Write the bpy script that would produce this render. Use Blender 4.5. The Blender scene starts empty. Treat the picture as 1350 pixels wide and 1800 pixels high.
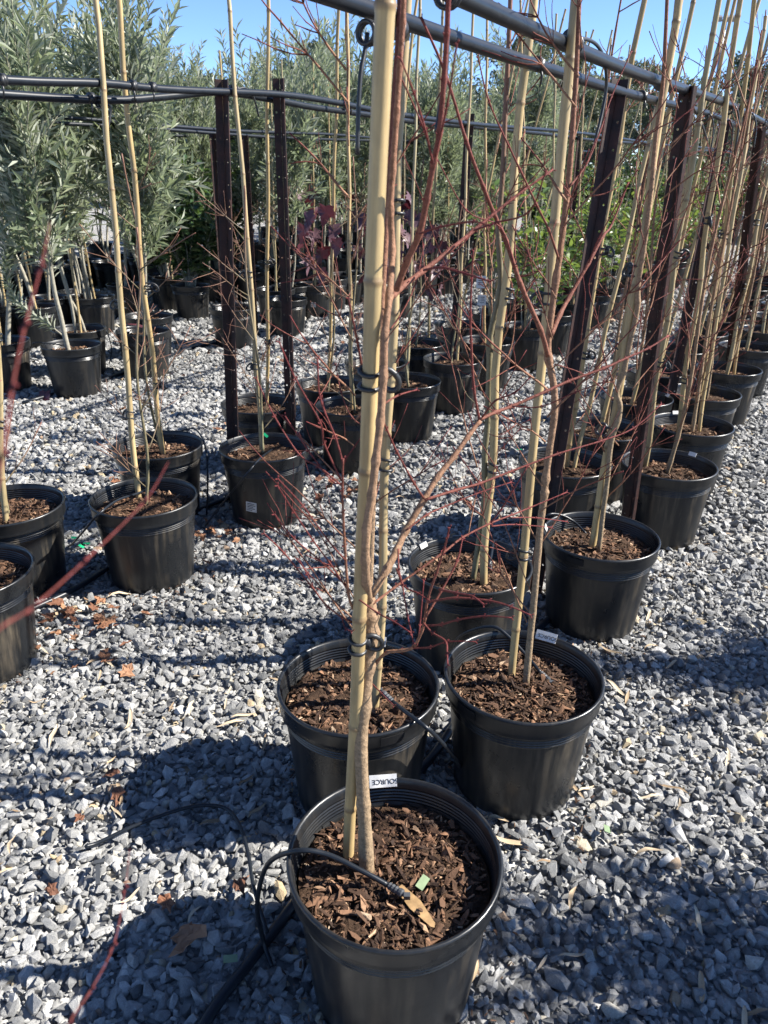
import bpy, math, random
import numpy as np
from mathutils import Vector, Matrix, Euler

# ------------------------------------------------------------------ camera, world, sun, exposure
scene = bpy.context.scene
FPX, PITCH, CAMH, ROLL = 1375.0, math.radians(24.08), 1.586, math.radians(0.77)
cam_data = bpy.data.cameras.new('camera')
cam = bpy.data.objects.new('camera', cam_data)
scene.collection.objects.link(cam)
cam.matrix_world = (Matrix.Translation((0, 0, CAMH)) @ Matrix.Rotation(math.pi/2 - PITCH, 4, 'X') @ Matrix.Rotation(ROLL, 4, 'Z'))
cam_data.sensor_fit = 'VERTICAL'
cam_data.sensor_height = 36.0
cam_data.lens = FPX/1800.0*36.0
cam_data.clip_start = 0.02
cam_data.clip_end = 2000
cam_data.dof.use_dof = True
cam_data.dof.focus_distance = 2.3
cam_data.dof.aperture_fstop = 9.0
scene.camera = cam

SHADOW = Vector((-1.25, -0.05, -1.0))          # where a point one metre up throws its shadow
sun_dir = (-SHADOW).normalized()
SUN_EL = math.asin(sun_dir.z)
SUN_AZ = math.atan2(sun_dir.x, sun_dir.y)
world = bpy.data.worlds.new('World')
scene.world = world
world.use_nodes = True
wn = world.node_tree
sky = wn.nodes.new('ShaderNodeTexSky')
sky.sky_type = 'NISHITA'
sky.sun_disc = False
sky.sun_elevation = SUN_EL
sky.sun_rotation = SUN_AZ
sky.air_density = 0.5
sky.dust_density = 0.0
sky.ozone_density = 5.0
bg = wn.nodes['Background']
bg.inputs['Strength'].default_value = 0.095
wn.links.new(sky.outputs[0], bg.inputs[0])
sd = bpy.data.lights.new('sun', 'SUN')
sd.energy = 5.0
sd.angle = math.radians(0.53)
sd.color = (1.0, 0.95, 0.87)
sun = bpy.data.objects.new('sun', sd)
scene.collection.objects.link(sun)
sun.rotation_euler = sun_dir.to_track_quat('Z', 'Y').to_euler()
scene.view_settings.view_transform = 'Standard'
scene.view_settings.look = 'None'
scene.view_settings.gamma = 1.0
scene.view_settings.use_curve_mapping = False
scene.view_settings.exposure = 1.55

# ------------------------------------------------------------------ helpers
rng = np.random.default_rng(11)
random.seed(5)
COL = scene.collection
CP, SP, CR, SR = math.cos(PITCH), math.sin(PITCH), math.cos(ROLL), math.sin(ROLL)

def ray(px, py):
    u, v = px-675.0, py-900.0
    u, v = CR*u + SR*v, -SR*u + CR*v
    return Vector((u/FPX, CP - v/FPX*SP, -(SP + v/FPX*CP)))
def at_z(px, py, z):                       # photo pixel -> point on a level plane
    d = ray(px, py); t = (z-CAMH)/d.z
    return Vector((d.x*t, d.y*t, z))
def at_y(px, py, y):                       # photo pixel -> point on an upright plane
    d = ray(px, py); t = y/d.y
    return Vector((d.x*t, y, CAMH + d.z*t))
AL = Vector((0.5, 0.866, 0)); NO = Vector((0.866, -0.5, 0))   # along the beds, across the beds
def bed(c, s, z=0.0): return AL*s + NO*c + Vector((0, 0, z))
def at_bed(px, py, c):
    d = ray(px, py); t = c/(NO.x*d.x + NO.y*d.y)
    return Vector((d.x*t, d.y*t, CAMH + d.z*t))

class MB:
    """collects geometry for one mesh object"""
    def __init__(s): s.v = []; s.f = []; s.n = 0; s.t = []; s.m = []
    def add(s, v, f, tint=0.5, mi=0):
        v = np.asarray(v, float).reshape(-1, 3)
        s.v.append(v)
        s.f += [tuple(int(i)+s.n for i in q) for q in f]
        s.m += [mi]*len(f)
        s.t.append(np.full(len(v), tint) if np.isscalar(tint) else np.asarray(tint, float))
        s.n += len(v)
    def mesh(s, name, mats, smooth=False):
        me = bpy.data.meshes.new(name)
        V = np.concatenate(s.v) if s.v else np.zeros((0, 3))
        me.from_pydata(V.tolist(), [], s.f)
        at = me.attributes.new('tint', 'FLOAT', 'POINT')
        at.data.foreach_set('value', np.concatenate(s.t).astype(np.float32))
        for m in (mats if isinstance(mats, (list, tuple)) else [mats]): me.materials.append(m)
        if len(set(s.m)) > 1: me.polygons.foreach_set('material_index', s.m)
        if smooth: me.polygons.foreach_set('use_smooth', [True]*len(me.polygons))
        me.update()
        return me

def tube(path, rad, sides=8, cap=True, twist=0.0):
    P = [Vector(p) for p in path]; n = len(P)
    R = list(rad) if hasattr(rad, '__len__') else [rad]*n
    T = []
    for i in range(n):
        d = P[min(i+1, n-1)] - P[max(i-1, 0)]
        T.append(d.normalized() if d.length > 1e-9 else Vector((0, 0, 1)))
    up = Vector((1, 0, 0)) if abs(T[0].x) < 0.9 else Vector((0, 1, 0))
    N = (up - T[0]*up.dot(T[0])).normalized()
    V = []; F = []
    for i in range(n):
        N = (N - T[i]*N.dot(T[i])).normalized(); B = T[i].cross(N)
        for k in range(sides):
            a = 2*math.pi*k/sides + twist
            V.append(P[i] + (N*math.cos(a) + B*math.sin(a))*R[i])
    for i in range(n-1):
        for k in range(sides):
            a, b = i*sides+k, i*sides+(k+1) % sides
            F.append((a, b, b+sides, a+sides))
    if cap:
        F.append(tuple(range(sides-1, -1, -1))); F.append(tuple((n-1)*sides+k for k in range(sides)))
    return [tuple(v) for v in V], F

def spline(pts, per=4):
    P = [Vector(p) for p in pts]
    if len(P) < 3: return P
    out = []
    Q = [P[0]*2-P[1]] + P + [P[-1]*2-P[-2]]
    for i in range(1, len(Q)-2):
        a, b, c, d = Q[i-1], Q[i], Q[i+1], Q[i+2]
        for k in range(per):
            t = k/per
            out.append(0.5*((2*b) + (c-a)*t + (2*a-5*b+4*c-d)*t*t + (3*b-a-3*c+d)*t**3))
    out.append(P[-1])
    return out

def lathe(prof, seg=40):
    V = []; F = []
    for r, z in prof:
        for k in range(seg):
            a = 2*math.pi*k/seg; V.append((r*math.cos(a), r*math.sin(a), z))
    for i in range(len(prof)-1):
        for k in range(seg):
            a, b = i*seg+k, i*seg+(k+1) % seg
            F.append((a, b, b+seg, a+seg))
    return V, F

def box(c, sx, sy, sz, M=None):
    V = [Vector((x*sx/2, y*sy/2, z*sz/2)) for x in (-1, 1) for y in (-1, 1) for z in (-1, 1)]
    if M: V = [M @ v for v in V]
    V = [tuple(v+Vector(c)) for v in V]
    return V, [(0, 1, 3, 2), (4, 6, 7, 5), (0, 4, 5, 1), (2, 3, 7, 6), (0, 2, 6, 4), (1, 5, 7, 3)]

def ring(center, axis, R, r, n=14, sides=5, ax2=None):
    axis = Vector(axis).normalized()
    u = axis.orthogonal().normalized(); w = axis.cross(u)
    pts = [Vector(center) + u*(R*math.cos(2*math.pi*k/n)) + w*((ax2 or R)*math.sin(2*math.pi*k/n)) for k in range(n+1)]
    return tube(pts, r, sides, cap=False)

def hull(npts, r):
    """angular stone: convex hull of random points"""
    import bmesh
    bm = bmesh.new()
    for _ in range(npts):
        v = Vector(r.normal(size=3)); v.normalize()
        v = v*(0.8+0.4*r.random())
        bm.verts.new((v.x, v.y*0.8, v.z*0.62))
    o = bmesh.ops.convex_hull(bm, input=bm.verts)
    bmesh.ops.delete(bm, geom=[g for g in o['geom_interior'] if isinstance(g, bmesh.types.BMVert)], context='VERTS')
    bm.verts.index_update()
    V = [tuple(v.co) for v in bm.verts]; F = [tuple(v.index for v in f.verts) for f in bm.faces]
    bm.free()
    return V, F

def link(name, me, parent=None, loc=None, rotz=0.0):
    o = bpy.data.objects.new(name, me); COL.objects.link(o)
    if parent: o.parent = parent
    if loc is not None: o.location = loc
    if rotz: o.rotation_euler = (0, 0, rotz)
    return o
def tag(o, label=None, cat=None, group=None, kind=None):
    if label: o['label'] = label
    if cat: o['category'] = cat
    if group: o['group'] = group
    if kind: o['kind'] = kind
    return o
def empty(name, loc=(0, 0, 0), rotz=0.0):
    o = bpy.data.objects.new(name, None); COL.objects.link(o)
    o.location = loc; o.rotation_euler = (0, 0, rotz); o.empty_display_size = 0.1
    return o
KIDS = {}
def sub(name, me, parent, loc=None, rotz=0.0, kind=None):
    o = link(name, me, parent, loc, rotz)
    if kind: o['kind'] = kind
    KIDS.setdefault(parent.name, []).append(o)
    return o
def clone(o, parent=None):
    c = o.copy(); COL.objects.link(c); c.parent = parent
    for k in KIDS.get(o.name, []):
        d = clone(k, c); KIDS.setdefault(c.name, []).append(d)
    return c

# ------------------------------------------------------------------ materials
def mat(name, rough=0.7, spec=0.5):
    m = bpy.data.materials.new(name); m.use_nodes = True
    nt = m.node_tree; b = nt.nodes['Principled BSDF']
    b.inputs['Roughness'].default_value = rough
    b.inputs['Specular IOR Level'].default_value = spec
    return m, nt, b
def N(nt, typ, **kw):
    n = nt.nodes.new(typ)
    for k, v in kw.items():
        if k in n.inputs: n.inputs[k].default_value = v
        else: setattr(n, k, v)
    return n
def ramp(nt, fac, stops, interp='LINEAR'):
    r = nt.nodes.new('ShaderNodeValToRGB'); r.color_ramp.interpolation = interp
    e = r.color_ramp.elements
    while len(e) < len(stops): e.new(0.5)
    for i, (p, c) in enumerate(stops):
        e[i].position = p; e[i].color = (*c, 1)
    nt.links.new(fac, r.inputs[0]); return r.outputs[0]
def mix(nt, fac, a, b, mode='MIX'):
    m = nt.nodes.new('ShaderNodeMix'); m.data_type = 'RGBA'; m.blend_type = mode
    for i, x in ((6, a), (7, b)):
        if hasattr(x, 'links'): nt.links.new(x, m.inputs[i])
        else: m.inputs[i].default_value = (*x, 1)
    if hasattr(fac, 'links'): nt.links.new(fac, m.inputs[0])
    else: m.inputs[0].default_value = fac
    return m.outputs[2]
def coords(nt, scale=(1, 1, 1), which='Object'):
    tc = nt.nodes.new('ShaderNodeTexCoord'); mp = nt.nodes.new('ShaderNodeMapping')
    mp.inputs['Scale'].default_value = scale
    nt.links.new(tc.outputs[which], mp.inputs[0]); return mp.outputs[0]
def noise(nt, vec, scale, detail=4, rough=0.6):
    n = N(nt, 'ShaderNodeTexNoise', Scale=scale, Detail=detail, Roughness=rough)
    if vec is not None: nt.links.new(vec, n.inputs['Vector'])
    return n.outputs[0]
def bump(nt, b, h, strength=0.3, dist=0.01):
    n = N(nt, 'ShaderNodeBump', Strength=strength, Distance=dist)
    nt.links.new(h, n.inputs['Height']); nt.links.new(n.outputs[0], b.inputs['Normal'])
def attr(nt, name, typ='GEOMETRY'):
    a = nt.nodes.new('ShaderNodeAttribute'); a.attribute_name = name; a.attribute_type = typ
    return a.outputs['Fac']
def rand(nt): return nt.nodes.new('ShaderNodeObjectInfo').outputs['Random']

STONE_STOPS = [(0.0, (0.10, 0.103, 0.106)), (0.22, (0.18, 0.182, 0.182)), (0.5, (0.285, 0.285, 0.28)), (0.75, (0.365, 0.364, 0.356)),
               (0.9, (0.46, 0.455, 0.44)), (0.95, (0.42, 0.39, 0.32)), (0.985, (0.40, 0.32, 0.20)), (1.0, (0.27, 0.19, 0.14))]
def m_gravel():
    m, nt, b = mat('gravel_stone', 0.75, 0.35)
    t = attr(nt, 'tint', 'INSTANCER')
    base = ramp(nt, t, STONE_STOPS)
    v = coords(nt)
    n1 = noise(nt, v, 2.2, 6, 0.65); n2 = noise(nt, v, 9.0, 5, 0.7)
    c = mix(nt, 0.55, base, ramp(nt, n1, [(0.3, (0.6, 0.6, 0.61)), (0.5, (1, 1, 1)), (0.72, (1.35, 1.33, 1.28))]), 'MULTIPLY')
    c = mix(nt, 0.35, c, ramp(nt, n2, [(0.35, (0.55, 0.55, 0.55)), (0.6, (1.25, 1.25, 1.25))]), 'MULTIPLY')
    nt.links.new(c, b.inputs['Base Color']); bump(nt, b, n2, 0.5, 0.06)
    return m
def m_ground():
    m, nt, b = mat('ground_gravel', 0.9, 0.2)
    v = coords(nt)
    vo = N(nt, 'ShaderNodeTexVoronoi', Scale=28.0); nt.links.new(v, vo.inputs['Vector'])
    sp = nt.nodes.new('ShaderNodeSeparateColor'); nt.links.new(vo.outputs['Color'], sp.inputs[0])
    c = ramp(nt, sp.outputs[0], STONE_STOPS)
    big = noise(nt, v, 0.35, 5, 0.6)
    c = mix(nt, ramp(nt, big, [(0.52, (0, 0, 0)), (0.68, (0.7, 0.7, 0.7))]), c, (0.30, 0.25, 0.19))
    nt.links.new(c, b.inputs['Base Color'])
    inv = N(nt, 'ShaderNodeMath', operation='SUBTRACT'); inv.inputs[0].default_value = 1; nt.links.new(vo.outputs['Distance'], inv.inputs[1])
    bump(nt, b, inv.outputs[0], 0.9, 0.03)
    return m
def m_pot():
    m, nt, b = mat('black_pot_plastic', 0.42, 0.5)
    r = rand(nt)
    tc = nt.nodes.new('ShaderNodeTexCoord')
    ad = N(nt, 'ShaderNodeVectorMath', operation='ADD'); nt.links.new(tc.outputs['Object'], ad.inputs[0])
    cb = nt.nodes.new('ShaderNodeCombineXYZ'); ml = N(nt, 'ShaderNodeMath', operation='MULTIPLY'); ml.inputs[1].default_value = 37
    nt.links.new(r, ml.inputs[0]); nt.links.new(ml.outputs[0], cb.inputs[0]); nt.links.new(ml.outputs[0], cb.inputs[1]); nt.links.new(cb.outputs[0], ad.inputs[1])
    mp = nt.nodes.new('ShaderNodeMapping'); mp.inputs['Scale'].default_value = (38, 38, 1.6); nt.links.new(ad.outputs[0], mp.inputs[0])
    st = noise(nt, mp.outputs[0], 1.0, 3, 0.55)
    mp2 = nt.nodes.new('ShaderNodeMapping'); mp2.inputs['Scale'].default_value = (6, 6, 5); nt.links.new(ad.outputs[0], mp2.inputs[0])
    bl = noise(nt, mp2.outputs[0], 1.0, 5, 0.6)
    fine = noise(nt, ad.outputs[0], 160, 3, 0.7)
    s1 = ramp(nt, st, [(0.47, (0, 0, 0)), (0.66, (1, 1, 1))])
    b1 = ramp(nt, bl, [(0.38, (0, 0, 0)), (0.60, (1, 1, 1))])
    sz = nt.nodes.new('ShaderNodeSeparateXYZ'); nt.links.new(tc.outputs['Object'], sz.inputs[0])
    low = ramp(nt, sz.outputs[2], [(0.0, (1, 1, 1)), (0.03, (0.55, 0.55, 0.55)), (0.10, (0.35, 0.35, 0.35)), (0.27, (0.75, 0.75, 0.75)), (0.3, (0.1, 0.1, 0.1)), (0.36, (0.2, 0.2, 0.2))])
    k = mix(nt, 1.0, s1, b1, 'MULTIPLY'); k = mix(nt, 1.0, k, low, 'MULTIPLY')
    c = mix(nt, ramp(nt, fine, [(0.4, (0, 0, 0)), (0.75, (0.5, 0.5, 0.5))]), (0.008, 0.009, 0.0105), (0.015, 0.0165, 0.018))
    kk = N(nt, 'ShaderNodeMath', operation='MULTIPLY'); kk.inputs[1].default_value = 0.5
    kr = N(nt, 'ShaderNodeMapRange'); kr.inputs[3].default_value = .25; kr.inputs[4].default_value = .95; nt.links.new(r, kr.inputs[0]); nt.links.new(kr.outputs[0], kk.inputs[1])
    nt.links.new(k, kk.inputs[0])
    c = mix(nt, kk.outputs[0], c, (0.16, 0.13, 0.09))
    nt.links.new(c, b.inputs['Base Color'])
    ro = ramp(nt, bl, [(0.3, (0.22, 0.22, 0.22)), (0.75, (0.48, 0.48, 0.48))]); nt.links.new(ro, b.inputs['Roughness'])
    bump(nt, b, fine, 0.06, 0.002)
    return m
def m_tint(name, stops, rough=0.85, spec=0.3, nscale=60, bstr=0.4, src='tint', bd=0.004, nmul=0.5):
    m, nt, b = mat(name, rough, spec)
    c = ramp(nt, attr(nt, 'tint') if src == 'tint' else rand(nt), stops)
    v = coords(nt); n = noise(nt, v, nscale, 4, 0.65)
    c = mix(nt, nmul, c, ramp(nt, n, [(0.3, (0.5, 0.5, 0.5)), (0.7, (1.35, 1.35, 1.35))]), 'MULTIPLY')
    nt.links.new(c, b.inputs['Base Color']); bump(nt, b, n, bstr, bd)
    return m
def m_bamboo():
    m, nt, b = mat('bamboo_cane', 0.45, 0.45)
    r = rand(nt)
    v = coords(nt, (60, 60, 2.5)); n = noise(nt, v, 1.0, 4, 0.6)
    v2 = coords(nt, (22, 22, 7.0)); n2 = noise(nt, v2, 1.0, 5, 0.65)
    c = ramp(nt, r, [(0.0, (0.38, 0.26, 0.12)), (0.35, (0.42, 0.31, 0.15)), (0.7, (0.35, 0.27, 0.145)), (1.0, (0.29, 0.255, 0.15))])
    c = mix(nt, ramp(nt, n2, [(0.42, (0, 0, 0)), (0.7, (0.8, 0.8, 0.8))]), c, (0.22, 0.175, 0.095))
    c = mix(nt, 0.6, c, ramp(nt, n, [(0.25, (0.42, 0.38, 0.33)), (0.6, (1.12, 1.12, 1.10))]), 'MULTIPLY')
    c = mix(nt, ramp(nt, attr(nt, 'tint'), [(0.55, (0, 0, 0)), (0.95, (0.75, 0.75, 0.75))]), c, (0.16, 0.10, 0.05))
    nt.links.new(c, b.inputs['Base Color']); bump(nt, b, n, 0.12, 0.002)
    return m
def m_plain(name, col, rough=0.5, spec=0.5, nscale=30, amt=0.35, bstr=0.1, metal=0.0):
    m, nt, b = mat(name, rough, spec)
    v = coords(nt); n = noise(nt, v, nscale, 4, 0.6)
    c = mix(nt, amt, col, ramp(nt, n, [(0.3, (0.4, 0.4, 0.4)), (0.7, (1.5, 1.5, 1.5))]), 'MULTIPLY')
    nt.links.new(c, b.inputs['Base Color']); b.inputs['Metallic'].default_value = metal
    if bstr: bump(nt, b, n, bstr, 0.003)
    return m
def m_leaf(name, stops, under, transl=(0.2, 0.3, 0.05), tw=0.25, rough=0.45):
    m, nt, b = mat(name, rough, 0.4)
    c = ramp(nt, attr(nt, 'tint'), stops)
    g = nt.nodes.new('ShaderNodeNewGeometry')
    c = mix(nt, g.outputs['Backfacing'], c, under)
    nt.links.new(c, b.inputs['Base Color'])
    t = nt.nodes.new('ShaderNodeBsdfTranslucent'); t.inputs[0].default_value = (*transl, 1)
    ms = nt.nodes.new('ShaderNodeMixShader'); ms.inputs[0].default_value = tw
    nt.links.new(b.outputs[0], ms.inputs[1]); nt.links.new(t.outputs[0], ms.inputs[2])
    nt.links.new(ms.outputs[0], nt.nodes['Material Output'].inputs[0])
    return m
def m_picket():
    m, nt, b = mat('steel_picket_coating', 0.6, 0.25)
    v = coords(nt); n = noise(nt, v, 14, 5, 0.65); n2 = noise(nt, v, 90, 3, 0.6)
    c = mix(nt, ramp(nt, n, [(0.38, (0, 0, 0)), (0.7, (1, 1, 1))]), (0.016, 0.011, 0.011), (0.055, 0.022, 0.017))
    c = mix(nt, ramp(nt, n2, [(0.62, (0, 0, 0)), (0.8, (0.7, 0.7, 0.7))]), c, (0.16, 0.075, 0.045))
    nt.links.new(c, b.inputs['Base Color']); bump(nt, b, n2, 0.15, 0.002)
    return m

M = {}
M['gravel'] = m_gravel(); M['ground'] = m_ground(); M['pot'] = m_pot(); M['bamboo'] = m_bamboo(); M['picket'] = m_picket()
M['soil'] = m_tint('potting_mix', [(0, (0.028, 0.017, 0.011)), (1, (0.080, 0.048, 0.030))], 0.95, 0.15, 90, 0.9, bd=0.012)
M['chip'] = m_tint('bark_chip', [(0, (0.024, 0.014, 0.010)), (0.4, (0.075, 0.042, 0.026)), (0.72, (0.20, 0.108, 0.062)), (0.9, (0.34, 0.225, 0.14)), (1, (0.48, 0.39, 0.28))], 0.85, 0.25, 120, 0.5)
M['maple'] = m_tint('maple_bark', [(0, (0.25, 0.185, 0.115)), (0.35, (0.26, 0.165, 0.10)), (0.65, (0.23, 0.115, 0.07)), (0.85, (0.15, 0.05, 0.036)), (1.0, (0.13, 0.026, 0.026))], 0.7, 0.2, 130, 0.7, bd=0.004, nmul=0.85)
M['greenbark'] = m_tint('young_bark', [(0, (0.17, 0.15, 0.085)), (0.5, (0.13, 0.105, 0.06)), (1.0, (0.19, 0.06, 0.045))], 0.6, 0.4, 90, 0.3, bd=0.003)
M['olivebark'] = m_tint('olive_bark', [(0, (0.27, 0.25, 0.20)), (1.0, (0.20, 0.20, 0.14))], 0.8, 0.3, 50, 0.4)
M['gumbark'] = m_tint('gum_bark', [(0, (0.22, 0.19, 0.16)), (1.0, (0.30, 0.27, 0.23))], 0.85, 0.3, 8, 0.4, bd=0.05)
M['pipe'] = m_plain('black_poly_pipe', (0.011, 0.014, 0.019), 0.36, 0.32, 25, 0.4, 0.05)
M['rubber'] = m_plain('black_rubber_tie', (0.016, 0.017, 0.019), 0.42, 0.5, 60, 0.3, 0.1)
M['white'] = m_plain('white_tag', (0.56, 0.55, 0.53), 0.55, 0.4, 60, 0.25, 0.0)
M['ink'] = m_plain('black_ink', (0.02, 0.02, 0.025), 0.6, 0.3, 40, 0.1, 0.0)
M['dark'] = m_plain('handle_slot_shade', (0.006, 0.006, 0.007), 0.6, 0.3, 40, 0.1, 0.0)  # near-black colour stands in for the shade inside the handle recess
M['grip'] = m_plain('grey_dripper_plastic', (0.05, 0.054, 0.06), 0.45, 0.5, 40, 0.3, 0.1)
M['greentape'] = m_plain('green_tape', (0.17, 0.23, 0.13), 0.5, 0.4, 60, 0.25, 0.1)
M['emerald'] = m_plain('emerald_tape', (0.01, 0.32, 0.14), 0.45, 0.4, 60, 0.25, 0.1)
M['straw'] = m_tint('dry_straw_leaf', [(0, (0.20, 0.135, 0.08)), (0.5, (0.40, 0.30, 0.19)), (1, (0.55, 0.46, 0.33))], 0.7, 0.3, 60, 0.3, src='rand')
M['brownleaf'] = m_tint('dry_brown_leaf', [(0, (0.11, 0.048, 0.028)), (0.5, (0.20, 0.09, 0.048)), (1, (0.30, 0.16, 0.09))], 0.7, 0.3, 70, 0.3, src='rand')
M['olive'] = m_leaf('olive_leaf', [(0, (0.065, 0.088, 0.052)), (0.5, (0.12, 0.148, 0.09)), (0.85, (0.19, 0.218, 0.142)), (1, (0.28, 0.28, 0.165))], (0.36, 0.38, 0.31), (0.30, 0.36, 0.18), 0.30)
M['glossy'] = m_leaf('glossy_dark_leaf', [(0, (0.022, 0.045, 0.020)), (0.6, (0.04, 0.075, 0.03)), (1, (0.10, 0.13, 0.045))], (0.09, 0.12, 0.06), (0.14, 0.24, 0.04), 0.2, 0.32)
M['lime'] = m_leaf('bright_green_leaf', [(0, (0.045, 0.085, 0.028)), (0.6, (0.085, 0.145, 0.04)), (0.9, (0.17, 0.22, 0.05)), (1, (0.34, 0.35, 0.07))], (0.13, 0.17, 0.09), (0.26, 0.36, 0.06), 0.26, 0.38)
M['yellow'] = m_leaf('yellow_green_leaf', [(0, (0.15, 0.19, 0.03)), (0.6, (0.33, 0.36, 0.06)), (1, (0.50, 0.47, 0.10))], (0.25, 0.28, 0.08), (0.5, 0.5, 0.08), 0.3)
M['gum'] = m_leaf('gum_leaf', [(0, (0.040, 0.055, 0.034)), (0.6, (0.075, 0.092, 0.055)), (1, (0.13, 0.14, 0.09))], (0.10, 0.12, 0.08), (0.15, 0.18, 0.07), 0.2)
M['redleaf'] = m_leaf('maroon_leaf', [(0, (0.034, 0.014, 0.020)), (0.5, (0.062, 0.018, 0.026)), (1, (0.12, 0.034, 0.040))], (0.10, 0.055, 0.066), (0.14, 0.015, 0.025), 0.14)
M['tan'] = m_plain('tan_leaf', (0.30, 0.19, 0.09), .7, .3, 60, .5, .2)
M['lamp'] = m_plain('galvanised_lamp_pole', (0.22, 0.23, 0.24), 0.5, 0.5, 5, 0.2, 0.0, 0.6)

# ------------------------------------------------------------------ ground and gravel
gm = MB()
gs = [-600, -60, -20, -8, 0, 8, 20, 60, 600]
gv = [(x, y+60, -0.010) for y in gs for x in gs]
gf = [(j*9+i, j*9+i+1, (j+1)*9+i+1, (j+1)*9+i) for j in range(8) for i in range(8)]
gm.add(gv, gf)
ground = tag(link('ground', gm.mesh('ground', M['ground'])), kind='structure')

stones = bpy.data.collections.new('gravel_stones')
for i in range(22):
    mb = MB(); v, f = hull(int(rng.integers(13, 22)), rng); mb.add(v, f)
    stones.objects.link(bpy.data.objects.new('stone', mb.mesh('stone', M['gravel'])))
pts = []
def scatter(y0, y1, xmin, xmax, step, size, keep):
    xs = np.arange(xmin, xmax, step); ys = np.arange(y0, y1, step)
    X, Y = np.meshgrid(xs, ys); X = X.ravel(); Y = Y.ravel()
    X = X + rng.uniform(-.6, .6, len(X))*step; Y = Y + rng.uniform(-.6, .6, len(Y))*step
    k = keep(X, Y); X = X[k]; Y = Y[k]; n = len(X)
    s = size*np.clip(rng.lognormal(0, 0.33, n), 0.45, 2.1)
    pts.append(np.stack([X, Y, rng.uniform(-0.016, 0.004, n)+s*0.10, s], 1))
near = lambda X, Y: (np.hypot(X, Y) < 3.4)
mid = lambda X, Y: (np.hypot(X, Y) >= 3.4) & (np.hypot(X, Y) < 7.2) & (X > -0.66*Y-1.3) & (X < 0.66*Y+1.0)
far = lambda X, Y: (np.hypot(X, Y) >= 7.2) & (X > -0.6*Y-1.0) & (X < 0.62*Y+1.0)
scatter(0.1, 3.5, -2.7, 2.7, 0.0205, 0.0142, near)
scatter(1.5, 7.3, -6, 6, 0.0250, 0.0168, mid)
scatter(0.4, 3.3, -2.4, 2.4, 0.0165, 0.0058, lambda X, Y: near(X, Y) & (np.abs(X) < .62*Y+.35))
scatter(4.5, 15.0, -9.5, 10, 0.046, 0.030, far)
P = np.concatenate(pts); n = len(P)
gmesh = bpy.data.meshes.new('gravel')
gmesh.vertices.add(n); gmesh.vertices.foreach_set('co', P[:, :3].astype(np.float32).ravel())
def put(name, typ, data):
    a = gmesh.attributes.new(name, typ, 'POINT'); a.data.foreach_set('vector' if typ == 'FLOAT_VECTOR' else 'value', data)
put('rot', 'FLOAT_VECTOR', np.stack([rng.normal(0, .5, n), rng.normal(0, .5, n), rng.uniform(0, 6.28, n)], 1).astype(np.float32).ravel())
put('scl', 'FLOAT_VECTOR', (P[:, 3:4]*np.stack([rng.uniform(.85, 1.35, n), rng.uniform(.75, 1.1, n), rng.uniform(.7, 1.15, n)], 1)).astype(np.float32).ravel())
put('idx', 'INT', rng.integers(0, 22, n).astype(np.int32))
put('tint', 'FLOAT', np.where(rng.random(n) < 0.055, rng.uniform(0.9, 1.0, n), np.clip(rng.normal(0.47, 0.24, n)+.10*np.sin(P[:, 0]*3.1+np.sin(P[:, 1]*2.3)*1.5)*np.cos(P[:, 1]*2.7+P[:, 0]), 0, 0.89)).astype(np.float32))
gravel = tag(link('gravel', gmesh), 'loose crushed blue grey gravel covering the nursery ground', 'gravel', kind='stuff')
ng = bpy.data.node_groups.new('gravel_scatter', 'GeometryNodeTree')
ng.interface.new_socket('Geometry', in_out='INPUT', socket_type='NodeSocketGeometry')
ng.interface.new_socket('Geometry', in_out='OUTPUT', socket_type='NodeSocketGeometry')
gi = ng.nodes.new('NodeGroupInput'); go = ng.nodes.new('NodeGroupOutput')
ci = ng.nodes.new('GeometryNodeCollectionInfo'); ci.inputs['Collection'].default_value = stones
ci.inputs['Separate Children'].default_value = True; ci.inputs['Reset Children'].default_value = True
ip = ng.nodes.new('GeometryNodeInstanceOnPoints'); ip.inputs['Pick Instance'].default_value = True
def named(nm, dt):
    a = ng.nodes.new('GeometryNodeInputNamedAttribute'); a.data_type = dt; a.inputs['Name'].default_value = nm; return a.outputs[0]
ng.links.new(gi.outputs[0], ip.inputs['Points']); ng.links.new(ci.outputs[0], ip.inputs['Instance'])
ng.links.new(named('idx', 'INT'), ip.inputs['Instance Index']); ng.links.new(named('rot', 'FLOAT_VECTOR'), ip.inputs['Rotation'])
ng.links.new(named('scl', 'FLOAT_VECTOR'), ip.inputs['Scale']); ng.links.new(ip.outputs[0], go.inputs[0])
gmod = gravel.modifiers.new('scatter', 'NODES'); gmod.node_group = ng

# ------------------------------------------------------------------ pots
POT_H, POT_R, SOIL = 0.357, 0.21, 0.296
prof = [(0.0, 0.004), (0.15, 0.004), (0.160, 0.0), (0.1655, 0.008), (0.167, 0.03), (0.190, 0.268), (0.1925, 0.298), (0.197, 0.301), (0.2035, 0.303),
        (0.2055, 0.307), (0.204, 0.312), (0.2055, 0.318), (0.207, 0.345), (0.2098, 0.350), (0.2103, 0.355), (0.208, 0.3585), (0.204, 0.359), (0.2005, 0.355), (0.1995, 0.346)]
z = 0.340
while z > 0.268:
    r0 = 0.1985 - (0.345-z)*0.09
    prof += [(r0-0.0012, z), (r0-0.0012, z-0.003), (r0+0.0004, z-0.004), (r0+0.0004, z-0.0065)]; z -= 0.008
prof += [(0.188, 0.262), (0.184, 0.24)]
mb = MB(); v, f = lathe(prof, 56); mb.add(v, f); POT_ME = mb.mesh('pot', M['pot'], True)
mb = MB()
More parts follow.
